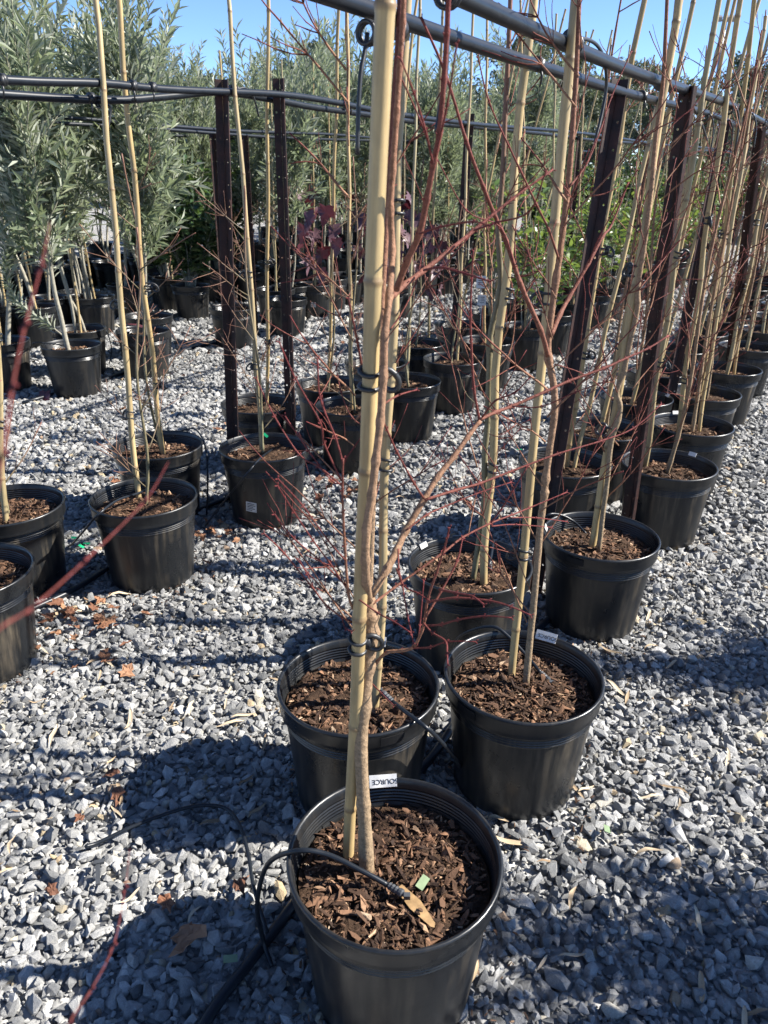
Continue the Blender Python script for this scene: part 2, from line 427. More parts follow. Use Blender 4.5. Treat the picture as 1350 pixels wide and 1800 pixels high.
for a0 in (math.pi*0.94, -0.06*math.pi):
    V = []; F = []
    for i in range(7):
        a = a0 + (i/6-0.5)*0.30
        for r, zz in ((0.2085, 0.320), (0.2095, 0.344), (0.2070, 0.344), (0.2060, 0.320)): V.append((r*math.cos(a), r*math.sin(a), zz))
    for i in range(6):
        for k in range(4): F.append((i*4+k, i*4+(k+1) % 4, (i+1)*4+(k+1) % 4, (i+1)*4+k))
    F += [(3, 2, 1, 0), (24, 25, 26, 27)]
    mb.add(V, F)
    break
SLOT_ME = mb.mesh('handle_slot', M['dark'])  # raised patch on the lip, recess shade painted as dark colour

def soil_mesh(seed, dome=0.012):
    r = np.random.default_rng(seed); V = [(0, 0, SOIL+dome)]; T = [0.4]; seg, rings = 40, 12
    ph = r.uniform(0, 6.28, 8)
    for j in range(1, rings+1):
        rr = 0.1885*j/rings
        for k in range(seg):
            a = 2*math.pi*k/seg; x, y = rr*math.cos(a), rr*math.sin(a)
            h = dome*(1-(j/rings)**2) + 0.006*math.sin(x*40+ph[0])*math.sin(y*37+ph[1]) + 0.004*math.sin(x*95+ph[2]+y*30) + r.normal(0, 0.0022)
            V.append((x, y, SOIL+h)); T.append(r.random())
    F = [(0, 1+k, 1+(k+1) % seg) for k in range(seg)]
    for j in range(rings-1):
        for k in range(seg):
            a, b = 1+j*seg+k, 1+j*seg+(k+1) % seg; F.append((a, a+seg, b+seg, b))
    mb = MB(); mb.add(V, F, T); return mb.mesh('potting_mix', M['soil'])
def chips_mesh(seed, count, lo=0.006, hi=0.026, dome=0.012):
    r = np.random.default_rng(seed); mb = MB(); protos = [hull(9, r) for _ in range(8)]
    for i in range(count):
        rr = 0.180*math.sqrt(r.random()); a = r.uniform(0, 6.28)
        L = lo + (hi-lo)*r.random()**3.2; W = L*r.uniform(0.22, 0.6); H = min(L*r.uniform(0.12, 0.35), 0.006)
        R = Euler((r.normal(0, .35), r.normal(0, .35), r.uniform(0, 6.28))).to_matrix()
        v, f = protos[i % 8]
        c = Vector((rr*math.cos(a), rr*math.sin(a), SOIL + dome*(1-(rr/.1885)**2) + r.uniform(0.0, 0.008)))
        vv = [tuple(R @ Vector((p[0]*L, p[1]*W, p[2]*H*1.4)) + c) for p in v]
        mb.add(vv, f, float(np.clip(r.beta(1.6, 2.2), 0, 1)))
    return mb.mesh('bark_mulch', M['chip'])
SOILS = [soil_mesh(20+i, 0.008+0.008*i) for i in range(3)]
CHIPS_NEAR = [chips_mesh(40+i, 2300, 0.003, 0.025) for i in range(2)]
CHIPS_FAR = [chips_mesh(60+i, 320, 0.010, 0.030) for i in range(3)]
mb = MB(); v, f = box((0, 0, 0), 0.060, 0.0016, 0.027); mb.add(v, f); TAG_ME = mb.mesh('tag', M['white'])
mb = MB(); v, f = box((0, 0, 0), 0.052, 0.0012, 0.050); mb.add(v, f); STK_ME = mb.mesh('sticker', M['white'])
mb = MB()
for i, w in enumerate((0.036, 0.040, 0.030, 0.038, 0.024)):
    v, f = box(((w-0.04)/2, -0.0009, 0.017-i*0.0085), w, 0.0006, 0.0035); mb.add(v, f)
STKINK_ME = mb.mesh('print', M['ink'])
def text_mesh(txt, size):
    cu = bpy.data.curves.new('lettering', 'FONT'); cu.body = txt; cu.size = size; cu.align_x = 'CENTER'; cu.align_y = 'CENTER'; cu.extrude = 0.0003
    o = bpy.data.objects.new('lettering', cu); COL.objects.link(o)
    dg = bpy.context.evaluated_depsgraph_get()
    me = bpy.data.meshes.new_from_object(o.evaluated_get(dg)); COL.objects.unlink(o); bpy.data.objects.remove(o)
    me.materials.clear(); me.materials.append(M['ink']); return me
TXT_ME = text_mesh('SOURCE', 0.0150)

def pot_parts(root, near=False, k=0, rot=0.0, slot=False):
    p = sub('pot', POT_ME, root, rotz=rot)
    if slot:
        sub('handle_slot', SLOT_ME, p); s2 = sub('handle_slot', SLOT_ME, p); s2.rotation_euler = (0, 0, math.pi)
    s = sub('potting_mix', SOILS[k % 3], root, rotz=rot)
    sub('bark_mulch', (CHIPS_NEAR[k % 2] if near else CHIPS_FAR[k % 3]), s, kind='stuff')
    return p
def rim_tag(root, ang, lettering=True, tilt=0.12):
    """white tag folded over the rim, print upside down"""
    t = sub('tag', TAG_ME, root)
    r = 0.197
    t.location = (r*math.cos(ang), r*math.sin(ang), POT_H+0.002)
    t.rotation_euler = (-0.62+tilt, 0, ang-math.pi/2)
    if not lettering: t.scale = (.62, 1, .7)
    if lettering:
        x = sub('lettering', TXT_ME, t); x.location = (0.004, -0.0012, -0.001); x.rotation_euler = (math.pi/2, math.pi, 0)
    return t
def side_sticker(root, ang, zz=0.10):
    t = sub('sticker', STK_ME, root); r = 0.1665 + (zz-0.03)*0.0966 + 0.0014
    t.location = (r*math.cos(ang), r*math.sin(ang), zz); t.rotation_euler = (0.098, 0.08, ang+math.pi/2)
    sub('print', STKINK_ME, t)

# ------------------------------------------------------------------ bare trees
def twig_path(p, d, L, r, n=5, bend=0.25, up=0.15):
    P = [Vector(p)]; d = Vector(d).normalized()
    for i in range(n):
        d = (d + Vector(r.normal(0, bend/n*1.6, 3)) + Vector((0, 0, up/n))).normalized()
        P.append(P[-1] + d*(L/n))
    return P
def add_branch(mb, path, r0, r1, tint0, tint1, sides=5, knobs=True):
    n = len(path); R = [r0+(r1-r0)*i/(n-1) for i in range(n)]
    if knobs and n > 3:
        R = [r*(1.22 if (i % 3 == 2) else 1.0) for i, r in enumerate(R)]
    v, f = tube(path, R, sides)
    t = np.repeat(np.linspace(tint0, tint1, n), sides)
    mb.add(v, f, t)
def maple_meshes(seed, H=1.95, nb=15, r0=0.011, spread=1.0, bark='maple', zlo=0.45, t1=1.0):
    r = np.random.default_rng(seed); tr = MB(); cr = MB()
    lean = r.normal(0, .02, 2); P = []
    for i in range(15):
        t = i/14; P.append(Vector((lean[0]*t*2+0.014*math.sin(t*9+seed), lean[1]*t*2+0.014*math.cos(t*8+seed*2), 0.285+t*(H-0.285))))
    n = len(P); add_branch(tr, spline(P, 3), r0*.9, 0.0030, 0.0, 0.8, 7)
    def pt(z):
        t = (z-0.285)/(H-0.285)*14; i = min(int(t), 13); return P[i].lerp(P[i+1], t-i)
    for b in range(nb):
        z = zlo + (H-zlo-0.1)*((b+r.random())/nb); a = r.uniform(0, 6.28)
        el = r.uniform(0.45, 1.05)
        d = Vector((math.cos(a)*math.cos(el), math.sin(a)*math.cos(el), math.sin(el)))
        L = r.uniform(0.22, 0.62)*spread*(1.1-0.45*(z/H))
        path = twig_path(pt(z), d, L, r, 8)
        rb = 0.0026*(0.7+0.6*r.random())
        add_branch(cr, path, rb, 0.0013, 0.55*t1, t1, 5)
        for k in range(int(r.integers(2, 5))):
            i = int(r.integers(2, 7)); dd = (path[i]-path[i-1]).normalized()
            side = Vector(r.normal(0, 1, 3)); side = (side-dd*side.dot(dd)).normalized()
            for sgn in (1, -1):
                if r.random() < 0.75:
                    q = twig_path(path[i], dd*0.75+side*sgn*0.65, L*r.uniform(.2, .5), r, 4)
                    add_branch(cr, q, 0.0014, 0.0008, 0.8*t1, t1, 4)
    return tr.mesh('trunk', M[bark], True), cr.mesh('branches', M[bark], True)
MAPLES = [maple_meshes(100+i, 1.85+0.09*i, 13+i % 4) for i in range(6)]
SLIMS = [maple_meshes(200+i, 1.25+0.12*i, 10, 0.0075, 0.75, 'greenbark', 0.34, 0.85) for i in range(4)]

# ------------------------------------------------------------------ leafy plants
def leaf_block(base, d, nrm, L, W, fold=0.25):
    """2-tri folded leaves: arrays of bases, directions, normals"""
    base = np.asarray(base); d = np.asarray(d); nrm = np.asarray(nrm)
    d = d/np.linalg.norm(d, axis=1, keepdims=True)
    s = np.cross(d, nrm); s /= (np.linalg.norm(s, axis=1, keepdims=True)+1e-9)
    nn = np.cross(s, d)
    L = np.asarray(L)[:, None]; W = np.asarray(W)[:, None]
    k = len(base); V = np.empty((k, 4, 3))
    V[:, 0] = base; V[:, 1] = base + d*L*0.5 + s*W*0.5 + nn*W*fold; V[:, 2] = base + d*L + nn*L*-0.06; V[:, 3] = base + d*L*0.5 - s*W*0.5 + nn*W*fold
    F = np.empty((k, 2, 3), int); o = np.arange(k)[:, None]*4
    F[:, 0] = o + np.array([0, 1, 2]); F[:, 1] = o + np.array([0, 2, 3])
    return V.reshape(-1, 3), F.reshape(-1, 3)
def broad_block(base, d, nrm, L, W):
    """8-tri cupped broad leaves"""
    base = np.asarray(base); d = np.asarray(d); nrm = np.asarray(nrm)
    d = d/np.linalg.norm(d, axis=1, keepdims=True)
    s = np.cross(d, nrm); s /= (np.linalg.norm(s, axis=1, keepdims=True)+1e-9); nn = np.cross(s, d)
    L = np.asarray(L)[:, None]; W = np.asarray(W)[:, None]; k = len(base); V = np.empty((k, 8, 3))
    V[:, 0] = base
    V[:, 1] = base+d*L*.3+s*W*.42+nn*W*.14; V[:, 2] = base+d*L*.65+s*W*.42+nn*W*.10; V[:, 3] = base+d*L-nn*L*.12
    V[:, 4] = base+d*L*.65-s*W*.42+nn*W*.10; V[:, 5] = base+d*L*.3-s*W*.42+nn*W*.14
    V[:, 6] = base+d*L*.3; V[:, 7] = base+d*L*.65-nn*L*.03
    pat = np.array([[0, 1, 6], [0, 6, 5], [1, 2, 7], [1, 7, 6], [6, 7, 4], [6, 4, 5], [2, 3, 7], [7, 3, 4]])
    F = (np.arange(k)[:, None, None]*8 + pat[None]).reshape(-1, 3)
    return V.reshape(-1, 3), F
def olive_meshes(seed, H=2.5, nsh=44, zlo=0.62, spread=1.0, leafL=0.098):
    r = np.random.default_rng(seed); tr = MB(); cr = MB()
    stems = int(r.integers(1, 3)); B = []; D = []; NN = []
    def leaves_on(path, a0=0.15, step=0.033):
        Ls = [0]
        for i in range(1, len(path)): Ls.append(Ls[-1]+(path[i]-path[i-1]).length)
        tot = Ls[-1]; t = tot*a0; k = 0
        while t < tot:
            i = max(j for j in range(len(Ls)) if Ls[j] <= t); i = min(i, len(path)-2)
            u = (t-Ls[i])/max(Ls[i+1]-Ls[i], 1e-6); p = path[i].lerp(path[i+1], u); dd = (path[i+1]-path[i]).normalized()
            ph = (k % 2)*1.57 + r.uniform(-.5, .5); o = dd.orthogonal().normalized(); o2 = dd.cross(o)
            for sg in (1, -1):
                q = (o*math.cos(ph)+o2*math.sin(ph))*sg
                lean = r.uniform(0.5, 1.1)
                B.append(p); D.append(dd*(1.25-lean*0.6)+q*lean*0.75); NN.append(dd*0.8-q*0.6+Vector(r.normal(0, .35, 3)))
            t += step*r.uniform(.8, 1.25); k += 1
    for s in range(stems):
        off = Vector(r.normal(0, .02, 3)); off.z = 0
        P = [Vector((0, 0, 0.28))+off]; d = Vector((r.normal(0, .10), r.normal(0, .10), 1))
        for i in range(10):
            d = (d+Vector((r.normal(0, .09), r.normal(0, .09), .25))).normalized(); P.append(P[-1]+d*(H-0.5-0.28)/10)
        add_branch(tr, spline(P, 3), 0.0165/math.sqrt(stems), 0.006, 0.0, 0.6, 7, False)
        for b in range(nsh//stems):
            z = zlo+(H-0.45-zlo)*r.random()**0.9
            i = min(int((z-0.28)/(H-0.78)*10), 9); p = P[i].lerp(P[i+1], r.random())
            a = r.uniform(0, 6.28); el = r.uniform(0.6, 1.28)
            dd = Vector((math.cos(a)*math.cos(el), math.sin(a)*math.cos(el), math.sin(el)))
            L = r.uniform(0.35, 0.8)*spread*.85
            path = twig_path(p, dd, L, r, 7, 0.4, 0.45)
            add_branch(cr, path, 0.0045, 0.0012, 0.4, 1, 4, False); leaves_on(path, 0.12)
            for k in range(int(r.integers(2, 5))):
                j = int(r.integers(1, 6)); t = (path[j+1]-path[j]).normalized(); sd_ = Vector(r.normal(0, 1, 3)); sd_ = (sd_-t*sd_.dot(t)).normalized()
                q = twig_path(path[j], t*0.6+sd_*0.7, L*r.uniform(.25, .5), r, 4, 0.3, 0.3)
                add_branch(cr, q, 0.0022, 0.0009, 0.6, 1, 3, False); leaves_on(q, 0.1)
        for b in range(12//stems):
            q0 = P[-1-int(r.integers(0, 3))]; path = twig_path(q0, Vector((r.normal(0, .28), r.normal(0, .28), 1)), r.uniform(.45, .95), r, 8, .25, .1)
            add_branch(cr, path, 0.0050, 0.0012, 0.4, 1, 4, False); leaves_on(path, 0.1, .031)
    k = len(B); L = leafL*np.clip(r.normal(1, .22, k), .45, 1.5)
    V, F = leaf_block([tuple(b) for b in B], [tuple(x) for x in D], [tuple(x) for x in NN], L, L*r.uniform(.18, .26, k))
    lf = MB(); lf.add(V, F.tolist(), np.repeat(np.clip(r.beta(2, 2, k), 0, 1), 4))
    return tr.mesh('trunk', M['olivebark'], True), cr.mesh('branches', M['olivebark'], True), lf.mesh('foliage', M['olive'])
def shrub_meshes(seed, H, rad, nst, leafmat, leafL, nleaf, bark='olivebark', zlo=0.34, aspect=0.45):
    r = np.random.default_rng(seed); st = MB(); B = []; D = []; NN = []
    paths = []
    for i in range(nst):
        a = r.uniform(0, 6.28); rr = rad*math.sqrt(r.random())
        tip = Vector((rr*math.cos(a), rr*math.sin(a), 0.29+(H-0.29)*r.uniform(.55, 1.0)*(1-0.25*(rr/rad)**2)))
        p0 = Vector((r.normal(0, .02), r.normal(0, .02), 0.285)); m = p0.lerp(tip, 0.5)+Vector((r.normal(0, .04), r.normal(0, .04), 0.06)); m.x *= .8; m.y *= .8
        path = spline([p0, m, tip], 5); paths.append(path); add_branch(st, path, 0.006, 0.0018, 0, 1, 5, False)
    for i in range(nleaf):
        path = paths[int(r.integers(nst))]; t = r.uniform(0.12, 1.0)**0.8*(len(path)-1); j = min(int(t), len(path)-2)
        p = path[j].lerp(path[j+1], t-j); dd = (path[j+1]-path[j]).normalized()
        if p.z < zlo: continue
        a = r.uniform(0, 6.28); o = dd.orthogonal().normalized(); q = o*math.cos(a)+dd.cross(o)*math.sin(a)
        B.append(p+q*r.uniform(0, .05)*1.5); D.append(q*0.9+dd*r.uniform(0.1, .9)+Vector((0, 0, -.1))); NN.append(Vector((0, 0, 1))+Vector(r.normal(0, .5, 3)))
    k = len(B); L = leafL*np.clip(r.normal(1, .25, k), .5, 1.5)
    V, F = broad_block([tuple(b) for b in B], [tuple(x) for x in D], [tuple(x) for x in NN], L, L*aspect*r.uniform(.8, 1.2, k))
    lf = MB(); lf.add(V, F.tolist(), np.repeat(r.beta(1.6, 1.8, k), 8))
    return st.mesh('stems', M[bark], True), lf.mesh('foliage', M[leafmat])
OLIVES = [olive_meshes(300+i, 2.0+0.12*i, 28+2*i, 0.72+0.07*(i % 3), .8) for i in range(6)]
DARKS = [shrub_meshes(400+i, 1.65+.15*i, 0.52, 34, 'glossy', 0.10, 2300, zlo=0.08) for i in range(3)]
LIMES = [shrub_meshes(420+i, 1.35+.12*i, 0.24, 11, 'lime', 0.090, 210) for i in range(4)]
YELLOWS = [shrub_meshes(440+i, 1.55+.1*i, 0.55, 24, 'yellow', 0.11, 800, zlo=0.1) for i in range(3)]

def maple_leaf_mesh():
    """five lobed leaf, slightly crumpled, lying in local xy, stalk at the origin"""
    out = [(0, 0), (.16, -.06), (.42, -.02), (.30, .14), (.62, .30), (.44, .36), (.60, .56), (.36, .52), (.20, .60), (.17, .78), (0, 1.05)]
    pts2 = out + [(-x, y) for x, y in out[-2:0:-1]]
    V = [(x, y, 0.10*math.sin(x*5)*0.6+0.10*abs(x)-0.12*y*y) for x, y in pts2]; V.append((0, .38, 0.02)); n = len(pts2)
    return V, [(n, i, (i+1) % n) for i in range(n)]
v, f = maple_leaf_mesh()
mb = MB(); mb.add(v, f, rng.uniform(.2, 1, len(v))); REDLEAF_ME = mb.mesh('leaf', M['redleaf'], True)
def crumple_mesh(seed):
    r = np.random.default_rng(seed); V = [(0, 0, .1)]; F = []; n = 13
    ro = r.uniform(.55, 1.1, n)*np.where(np.arange(n) % 2, 1.0, .72)
    for j, t in ((0, .38), (1, .72), (2, 1.0)):
        for k in range(n):
            a = 6.2832*k/n+r.normal(0, .08); R = ro[k]*t
            V.append((R*math.cos(a)*.8, R*math.sin(a), (.16*R+.30*R*R*math.cos(2*a+seed)+r.normal(0, .13)*t+.12)*.65))
    F += [(0, 1+k, 1+(k+1) % n) for k in range(n)]
    for j in (0, 1):
        for k in range(n): a, b = 1+j*n+k, 1+j*n+(k+1) % n; F.append((a, a+n, b+n, b))
    mb = MB(); mb.add(V, F, .5); return mb.mesh('fallen_leaf', M['brownleaf'])
BROWNS = [crumple_mesh(540+i) for i in range(5)]; BROWN_ME = BROWNS[0]
def strip_mesh(seed):
    r = np.random.default_rng(seed); V = []; F = []; n = 8; cv = r.uniform(-.5, .5)
    for i in range(n+1):
        t = i/n; w = 0.075*math.sin(math.pi*min(max(t*.94+.04, 0), 1))**0.7
        x = t-0.5; y = cv*0.4*(x*x*4-1)*0.5; zz = 0.10*math.sin(t*5+seed)*r.uniform(.6, 1)
        V += [(x, y-w, zz+.02), (x, y, zz), (x, y+w, zz+.03)]
    for i in range(n): F += [(i*3, i*3+3, i*3+4, i*3+1), (i*3+1, i*3+4, i*3+5, i*3+2)]
    mb = MB(); mb.add(V, F); return mb.mesh('leaf_strip', M['straw'], True)
STRIPS = [strip_mesh(500+i) for i in range(5)]

# ------------------------------------------------------------------ stakes, ties
def cane_mesh(seed, L=2.3, r0=0.0115, r1=0.009, sides=10, bk=1.0):
    r = np.random.default_rng(seed); P = []; R = []; T = []
    zz = 0.0; zs = [0.0]; step = r.uniform(.16, .24)
    while zs[-1] < L: zs.append(min(L, zs[-1]+step)); step = min(step*r.uniform(1.0, 1.2), .40)
    bend = r.normal(0, .006, 2)*bk
    def off(z): t = z/L; return Vector((bend[0]*math.sin(t*5)+.004*bk*math.sin(z*11+seed), bend[1]*math.sin(t*4)+.004*bk*math.cos(z*9+seed), z))
    rr = lambda z: r0+(r1-r0)*z/L
    for i in range(len(zs)-1):
        a, b = zs[i], zs[i+1]
        for u, k, t in ((a+.0012, 1.09, .95), (a+.005, 1.0, .8), (a+.012, .985, .25), ((a+b)/2, .985, .15), (b-.012, .995, .3), (b-.005, 1.07, .85), (b-.0008, 1.14, 1.0)):
            P.append(off(u)); R.append(rr(u)*k); T.append(t)
    v, f = tube(P, R, sides); mb = MB(); mb.add(v, f, np.repeat(T, sides)); return mb.mesh('bamboo_stake', M['bamboo'], True)
CANES = [cane_mesh(600+i, 2.35) for i in range(6)]
def tie_mesh(rs, knot=True, seed=0):
    r = np.random.default_rng(seed); mb = MB()
    for dz in (-0.011, 0.012):
        v, f = ring((0, 0, dz), (r.normal(0, .1), r.normal(0, .1), 1), rs+0.0026, 0.0036, 16, 6); mb.add(v, f)
    if knot:
        v, f = ring((rs+.016, -.006, 0), (.3, 1, .1), 0.013, 0.0046, 14, 6, 0.020); mb.add(v, f)
        v, f = box((rs+.006, -.004, .001), .014, .009, .020); mb.add(v, f)
    return mb.mesh('tie', M['rubber'], True)
TIE_NEAR = tie_mesh(0.0125, True, 1); TIE_FAR = tie_mesh(0.0115, True, 2)
def railtie_mesh():
    mb = MB()
    v, f = ring((0, 0, 0), (1, 0, 0), 0.0185, 0.0035, 16, 6); mb.add(v, f)
    v, f = ring((0.008, 0, 0), (1, .25, 0), 0.0190, 0.0035, 16, 6); mb.add(v, f)
    return mb.mesh('rail_tie', M['rubber'], True)
RAILTIE = railtie_mesh()

def stake_between(p0, p1, me, ztop=None, label=None, group='bamboo stakes tied to the rails', ties=(), extra=0.0, rscale=1.0, rot=None):
    p0 = Vector(p0); p1 = Vector(p1); d = (p1-p0)
    if ztop: d = d*((ztop-p0.z)/d.z)
    p0 = p0 - d.normalized()*0.04
    L = d.length+0.04
    o = link('bamboo_stake', me)
    q = d.to_track_quat('Z', 'Y'); Lm = max(v.co.z for v in me.vertices)
    sp = random.uniform(0, 6.28) if rot is None else rot
    o.matrix_world = Matrix.Translation(p0) @ q.to_matrix().to_4x4() @ Matrix.Rotation(sp, 4, 'Z') @ Matrix.Diagonal((rscale, rscale, L/Lm, 1))
    o.rotation_mode = 'QUATERNION'
    tag(o, label, 'stake', group)
    for zt, ang in ties:
        t = sub('tie', TIE_NEAR if rscale > 1.15 else TIE_FAR, o)
        t.location = (0, 0, (zt-p0.z)/(d.z)*(d.length/L)*Lm); t.rotation_euler = (0, 0, ang-sp); t.scale = (1, 1, Lm/L*rscale)
    return o

# ------------------------------------------------------------------ layout of the potted trees
def ordinal(i): return ['first', 'second', 'third', 'fourth', 'fifth', 'sixth', 'seventh', 'eighth', 'ninth', 'tenth', 'eleventh', 'twelfth'][i]
def px_pot(x, y): p = at_z(x, y, POT_H); return Vector((p.x, p.y, 0))

R1 = [px_pot(*p) for p in ((694, 1502), (920, 1183), (1056, 940), (1176, 815), (1216, 745), (1238, 689), (1281, 647), (1315, 608), (1345, 579))]
while len(R1) < 19: R1.append(R1[-1]+Vector((.375, .65, 0))+Vector((random.uniform(-.03, .03), random.uniform(-.03, .03), 0)))
L1 = [px_pot(*p) for p in ((630, 1200), (826, 990), (993, 811), (1062, 752), (1118, 697), (1158, 650), (1195, 612))]
while len(L1) < 17: L1.append(L1[-1]+Vector((.375, .65, 0))+Vector((random.uniform(-.03, .03), random.uniform(-.03, .03), 0)))
R2 = [px_pot(*p) for p in ((-62, 1003), (253, 872), (464, 785), (621, 712), (716, 668), (797, 630), (857, 598), (927, 572))] + [Vector((1.51, 7.25, 0)), px_pot(1010, 530), Vector((2.16, 8.45, 0)), px_pot(1068, 503), Vector((2.9, 9.7, 0)), px_pot(1140, 478)]
L2 = [px_pot(*p) for p in ((13, 886), (277, 781), (455, 708), (580, 674), (660, 636), (734, 602), (808, 570))] + [Vector((.95, 7.25, 0)), Vector((1.32, 7.9, 0)), Vector((1.68, 8.5, 0)), Vector((2.05, 9.15, 0)), Vector((2.42, 9.8, 0)), Vector((2.8, 10.45, 0))]
for _ in range(6):
    R2.append(R2[-1]+Vector((.38, .66, 0))); L2.append(L2[-1]+Vector((.38, .66, 0)))

def potted(kind, pos, meshes, names, label, cat, group, near=False, k=0, rot=None, pot=True, scale=1.0, slot=False):
    root = empty(kind, pos); tag(root, label, cat, group)
    rz = random.uniform(0, 6.28) if rot is None else rot
    if pot: pot_parts(root, near, k, rz, slot)
    for nm, me in zip(names, meshes):
        o = sub(nm, me, root, rotz=random.uniform(0, 6.28) if rot is None else rot); o.location.z = SOIL*(1-scale)
        if pot is False: pass
        if scale != 1.0: o.scale = (scale, scale, scale)
    for o in KIDS[root.name]:
        if o.name.startswith(('branches', 'foliage', 'trunk', 'stems')): o.rotation_euler = (0, 0, rz*1.7)
    return root

# ---- hand traced trees in the front of the first bed
def traced(pts, y0, y1=None, zs=None):
    n = len(pts); out = []
    for i, p in enumerate(pts):
        if isinstance(p, Vector): out.append(p); continue
        y = p[2] if len(p) > 2 else (y0 if y1 is None else y0+(y1-y0)*i/(n-1))
        out.append(at_y(p[0], p[1], y))
    return out
def branch_obj(root, lst, name='branch', bark='maple'):
    """lst: (pixels, y_start, y_end, r0, r1, tint0, tint1); first is the main branch, the others its side twigs"""
    mb = MB()
    for px, y0, y1, r0, r1, t0, t1 in lst:
        path = spline(traced(px, y0, y1), 5); r0 = r0*.74 if r0 < .005 else r0; r1 *= .85
        loc = [p-root.location for p in path]; n = len(loc)
        R = []
        for i in range(n):
            rr = r0+(r1-r0)*i/(n-1); R.append(rr*(1.28 if (i % 5 == 0 and i) else 1.0))
        v, f = tube(loc, R, 7 if r0 > .004 else 6)
        mb.add(v, f, np.repeat(np.linspace(t0, t1, n), 7 if r0 > .004 else 6))
        # buds at the nodes
        for i in range(5, n, 5):
            if r0 < .006:
                dd = (loc[i]-loc[i-1]).normalized(); o = dd.orthogonal()
                for sg in (1, -1):
                    q = loc[i]+(o*sg)*R[i]*.7
                    v, f = tube([q, q+(dd*.8+o*sg*.6).normalized()*.0024, q+(dd*.8+o*sg*.5).normalized()*.0042], [.0009, .0011, .0003], 5); mb.add(v, f, 1.0)
    return sub(name, mb.mesh(name, M[bark], True), root)

def trunk_obj(root, px, ys, radii, tints, bark='maple', knob=()):
    P = []
    n = len(px)
    for i, p in enumerate(px): P.append(at_y(p[0], p[1], ys[0]+(ys[1]-ys[0])*i/(n-1)))
    path = spline(P, 6); m = len(path)
    R = np.interp(np.linspace(0, 1, m), np.linspace(0, 1, len(radii)), radii)
    T = np.interp(np.linspace(0, 1, m), np.linspace(0, 1, len(tints)), tints)
    rr = np.random.default_rng(3)
    R = [r*(1+rr.normal(0, .035)) for r in R]
    for k in knob:
        i = int(k*m)
        for j, a in ((-1, 1.16), (0, 1.34), (1, 1.14)):
            if 0 <= i+j < m: R[i+j] *= a
    mb = MB(); v, f = tube([p-root.location for p in path], R, 12); mb.add(v, f, np.repeat(T, 12))
    return sub('trunk', mb.mesh('trunk', M[bark], True), root)

# front tree
A = empty('potted_maple', R1[0]); tag(A, 'bare red twigged maple in the pot with a dripper tube crossing its mulch', 'potted tree', 'bare maples in black pots along the first double row')
pot_parts(A, True, 0, 0.0, True)
rim_tag(A, math.radians(97), True)
yA = at_z(645, 1530, SOIL+.01).y
trunk_obj(A, [(645, 1536), (641, 1450), (637, 1380), (634, 1300), (640, 1230), (646, 1170), (651, 1120), (650, 1075), (647, 1050)], (yA, 1.17), [.0165, .0135, .0125, .0130, .0120, .0118, .0135, .0130, .0115], [.1, .05, .1, .12, .15, .22, .2, .3, .4], knob=(.48, .62, .77, .84))
UP = [(648, 1056, 1.16), (644, 1025, 1.11), (642, 985, 1.082), (644, 930, 1.075), (653, 870, 1.075), (660, 810, 1.075), (668, 740, 1.08), (674, 660, 1.09), (676, 590, 1.09), (684, 520, 1.11), (689, 440), (686, 370), (690, 300), (697, 200), (702, 120), (708, 40), (711, -40), (716, -160), (718, -300)]
def hz(px): return px
leader = [
 (UP, 1.17, 1.13, .0074, .0032, .3, .8),
 ([(670, 713), (700, 695), (733, 685)], 1.16, 1.22, .0026, .0012, .8, 1),
 ([(660, 770), (640, 765), (607, 807)], 1.16, 1.10, .0022, .0012, .8, 1),
 ([(702, 130), (740, 215), (763, 285)], 1.14, 1.25, .0016, .0011, .9, 1)]
branch_obj(A, leader)
branch_obj(A, [
 ([(685, 525), (712, 500), (743, 477), (790, 440), (833, 405), (900, 350), (972, 298)], 1.15, 1.36, .0052, .0018, .75, .95),
 ([(745, 475), (775, 470), (815, 480), (862, 495)], 1.2, 1.05, .0026, .0014, .95, 1),
 ([(833, 405), (870, 392), (930, 372), (960, 300)], 1.26, 1.12, .0022, .0012, .95, 1)])
branch_obj(A, [
 ([(696, 510), (715, 460), (737, 411), (750, 350), (762, 285), (772, 235), (780, 140), (785, 60), (790, -30)], 1.15, 1.02, .0050, .0032, .75, .95),
 ([(761, 287), (748, 230), (728, 165), (703, 100)], 1.06, .95, .0020, .0011, .95, 1),
 ([(765, 275), (785, 190), (803, 77)], 1.06, .95, .0020, .0011, .95, 1),
 ([(737, 411), (770, 400), (830, 390), (862, 397)], 1.1, 1.0, .0020, .0012, .95, 1)])
branch_obj(A, [
 ([(652, 1047), (680, 1000), (697, 967), (713, 933), (745, 878), (770, 837), (797, 803), (822, 768), (843, 740)], 1.17, 1.34, .0074, .0046, .35, .65),
 ([(745, 876), (728, 850), (698, 795), (680, 755), (668, 728)], 1.24, 1.12, .0030, .0014, .85, 1),
 ([(747, 879), (800, 862), (843, 850), (900, 828), (980, 798), (1057, 775), (1113, 753), (1163, 710)], 1.24, 1.5, .0036, .0013, .85, 1),
 ([(714, 932), (750, 905), (783, 890), (843, 866), (900, 847)], 1.2, 1.3, .0026, .0012, .85, 1),
 ([(843, 740), (833, 683), (828, 600), (827, 557), (829, 490), (832, 440)], 1.34, 1.30, .0034, .0014, .9, 1),
 ([(843, 738), (870, 725), (900, 714), (960, 688), (1000, 670), (1060, 648), (1100, 630), (1140, 612), (1175, 590)], 1.34, 1.55, .0046, .0020, .8, .95),
 ([(848, 733), (870, 705), (905, 690), (930, 665)], 1.34, 1.2, .0024, .0012, .9, 1),
 ([(900, 714), (950, 715), (1010, 690), (1060, 672)], 1.38, 1.3, .0018, .0011, .95, 1)])
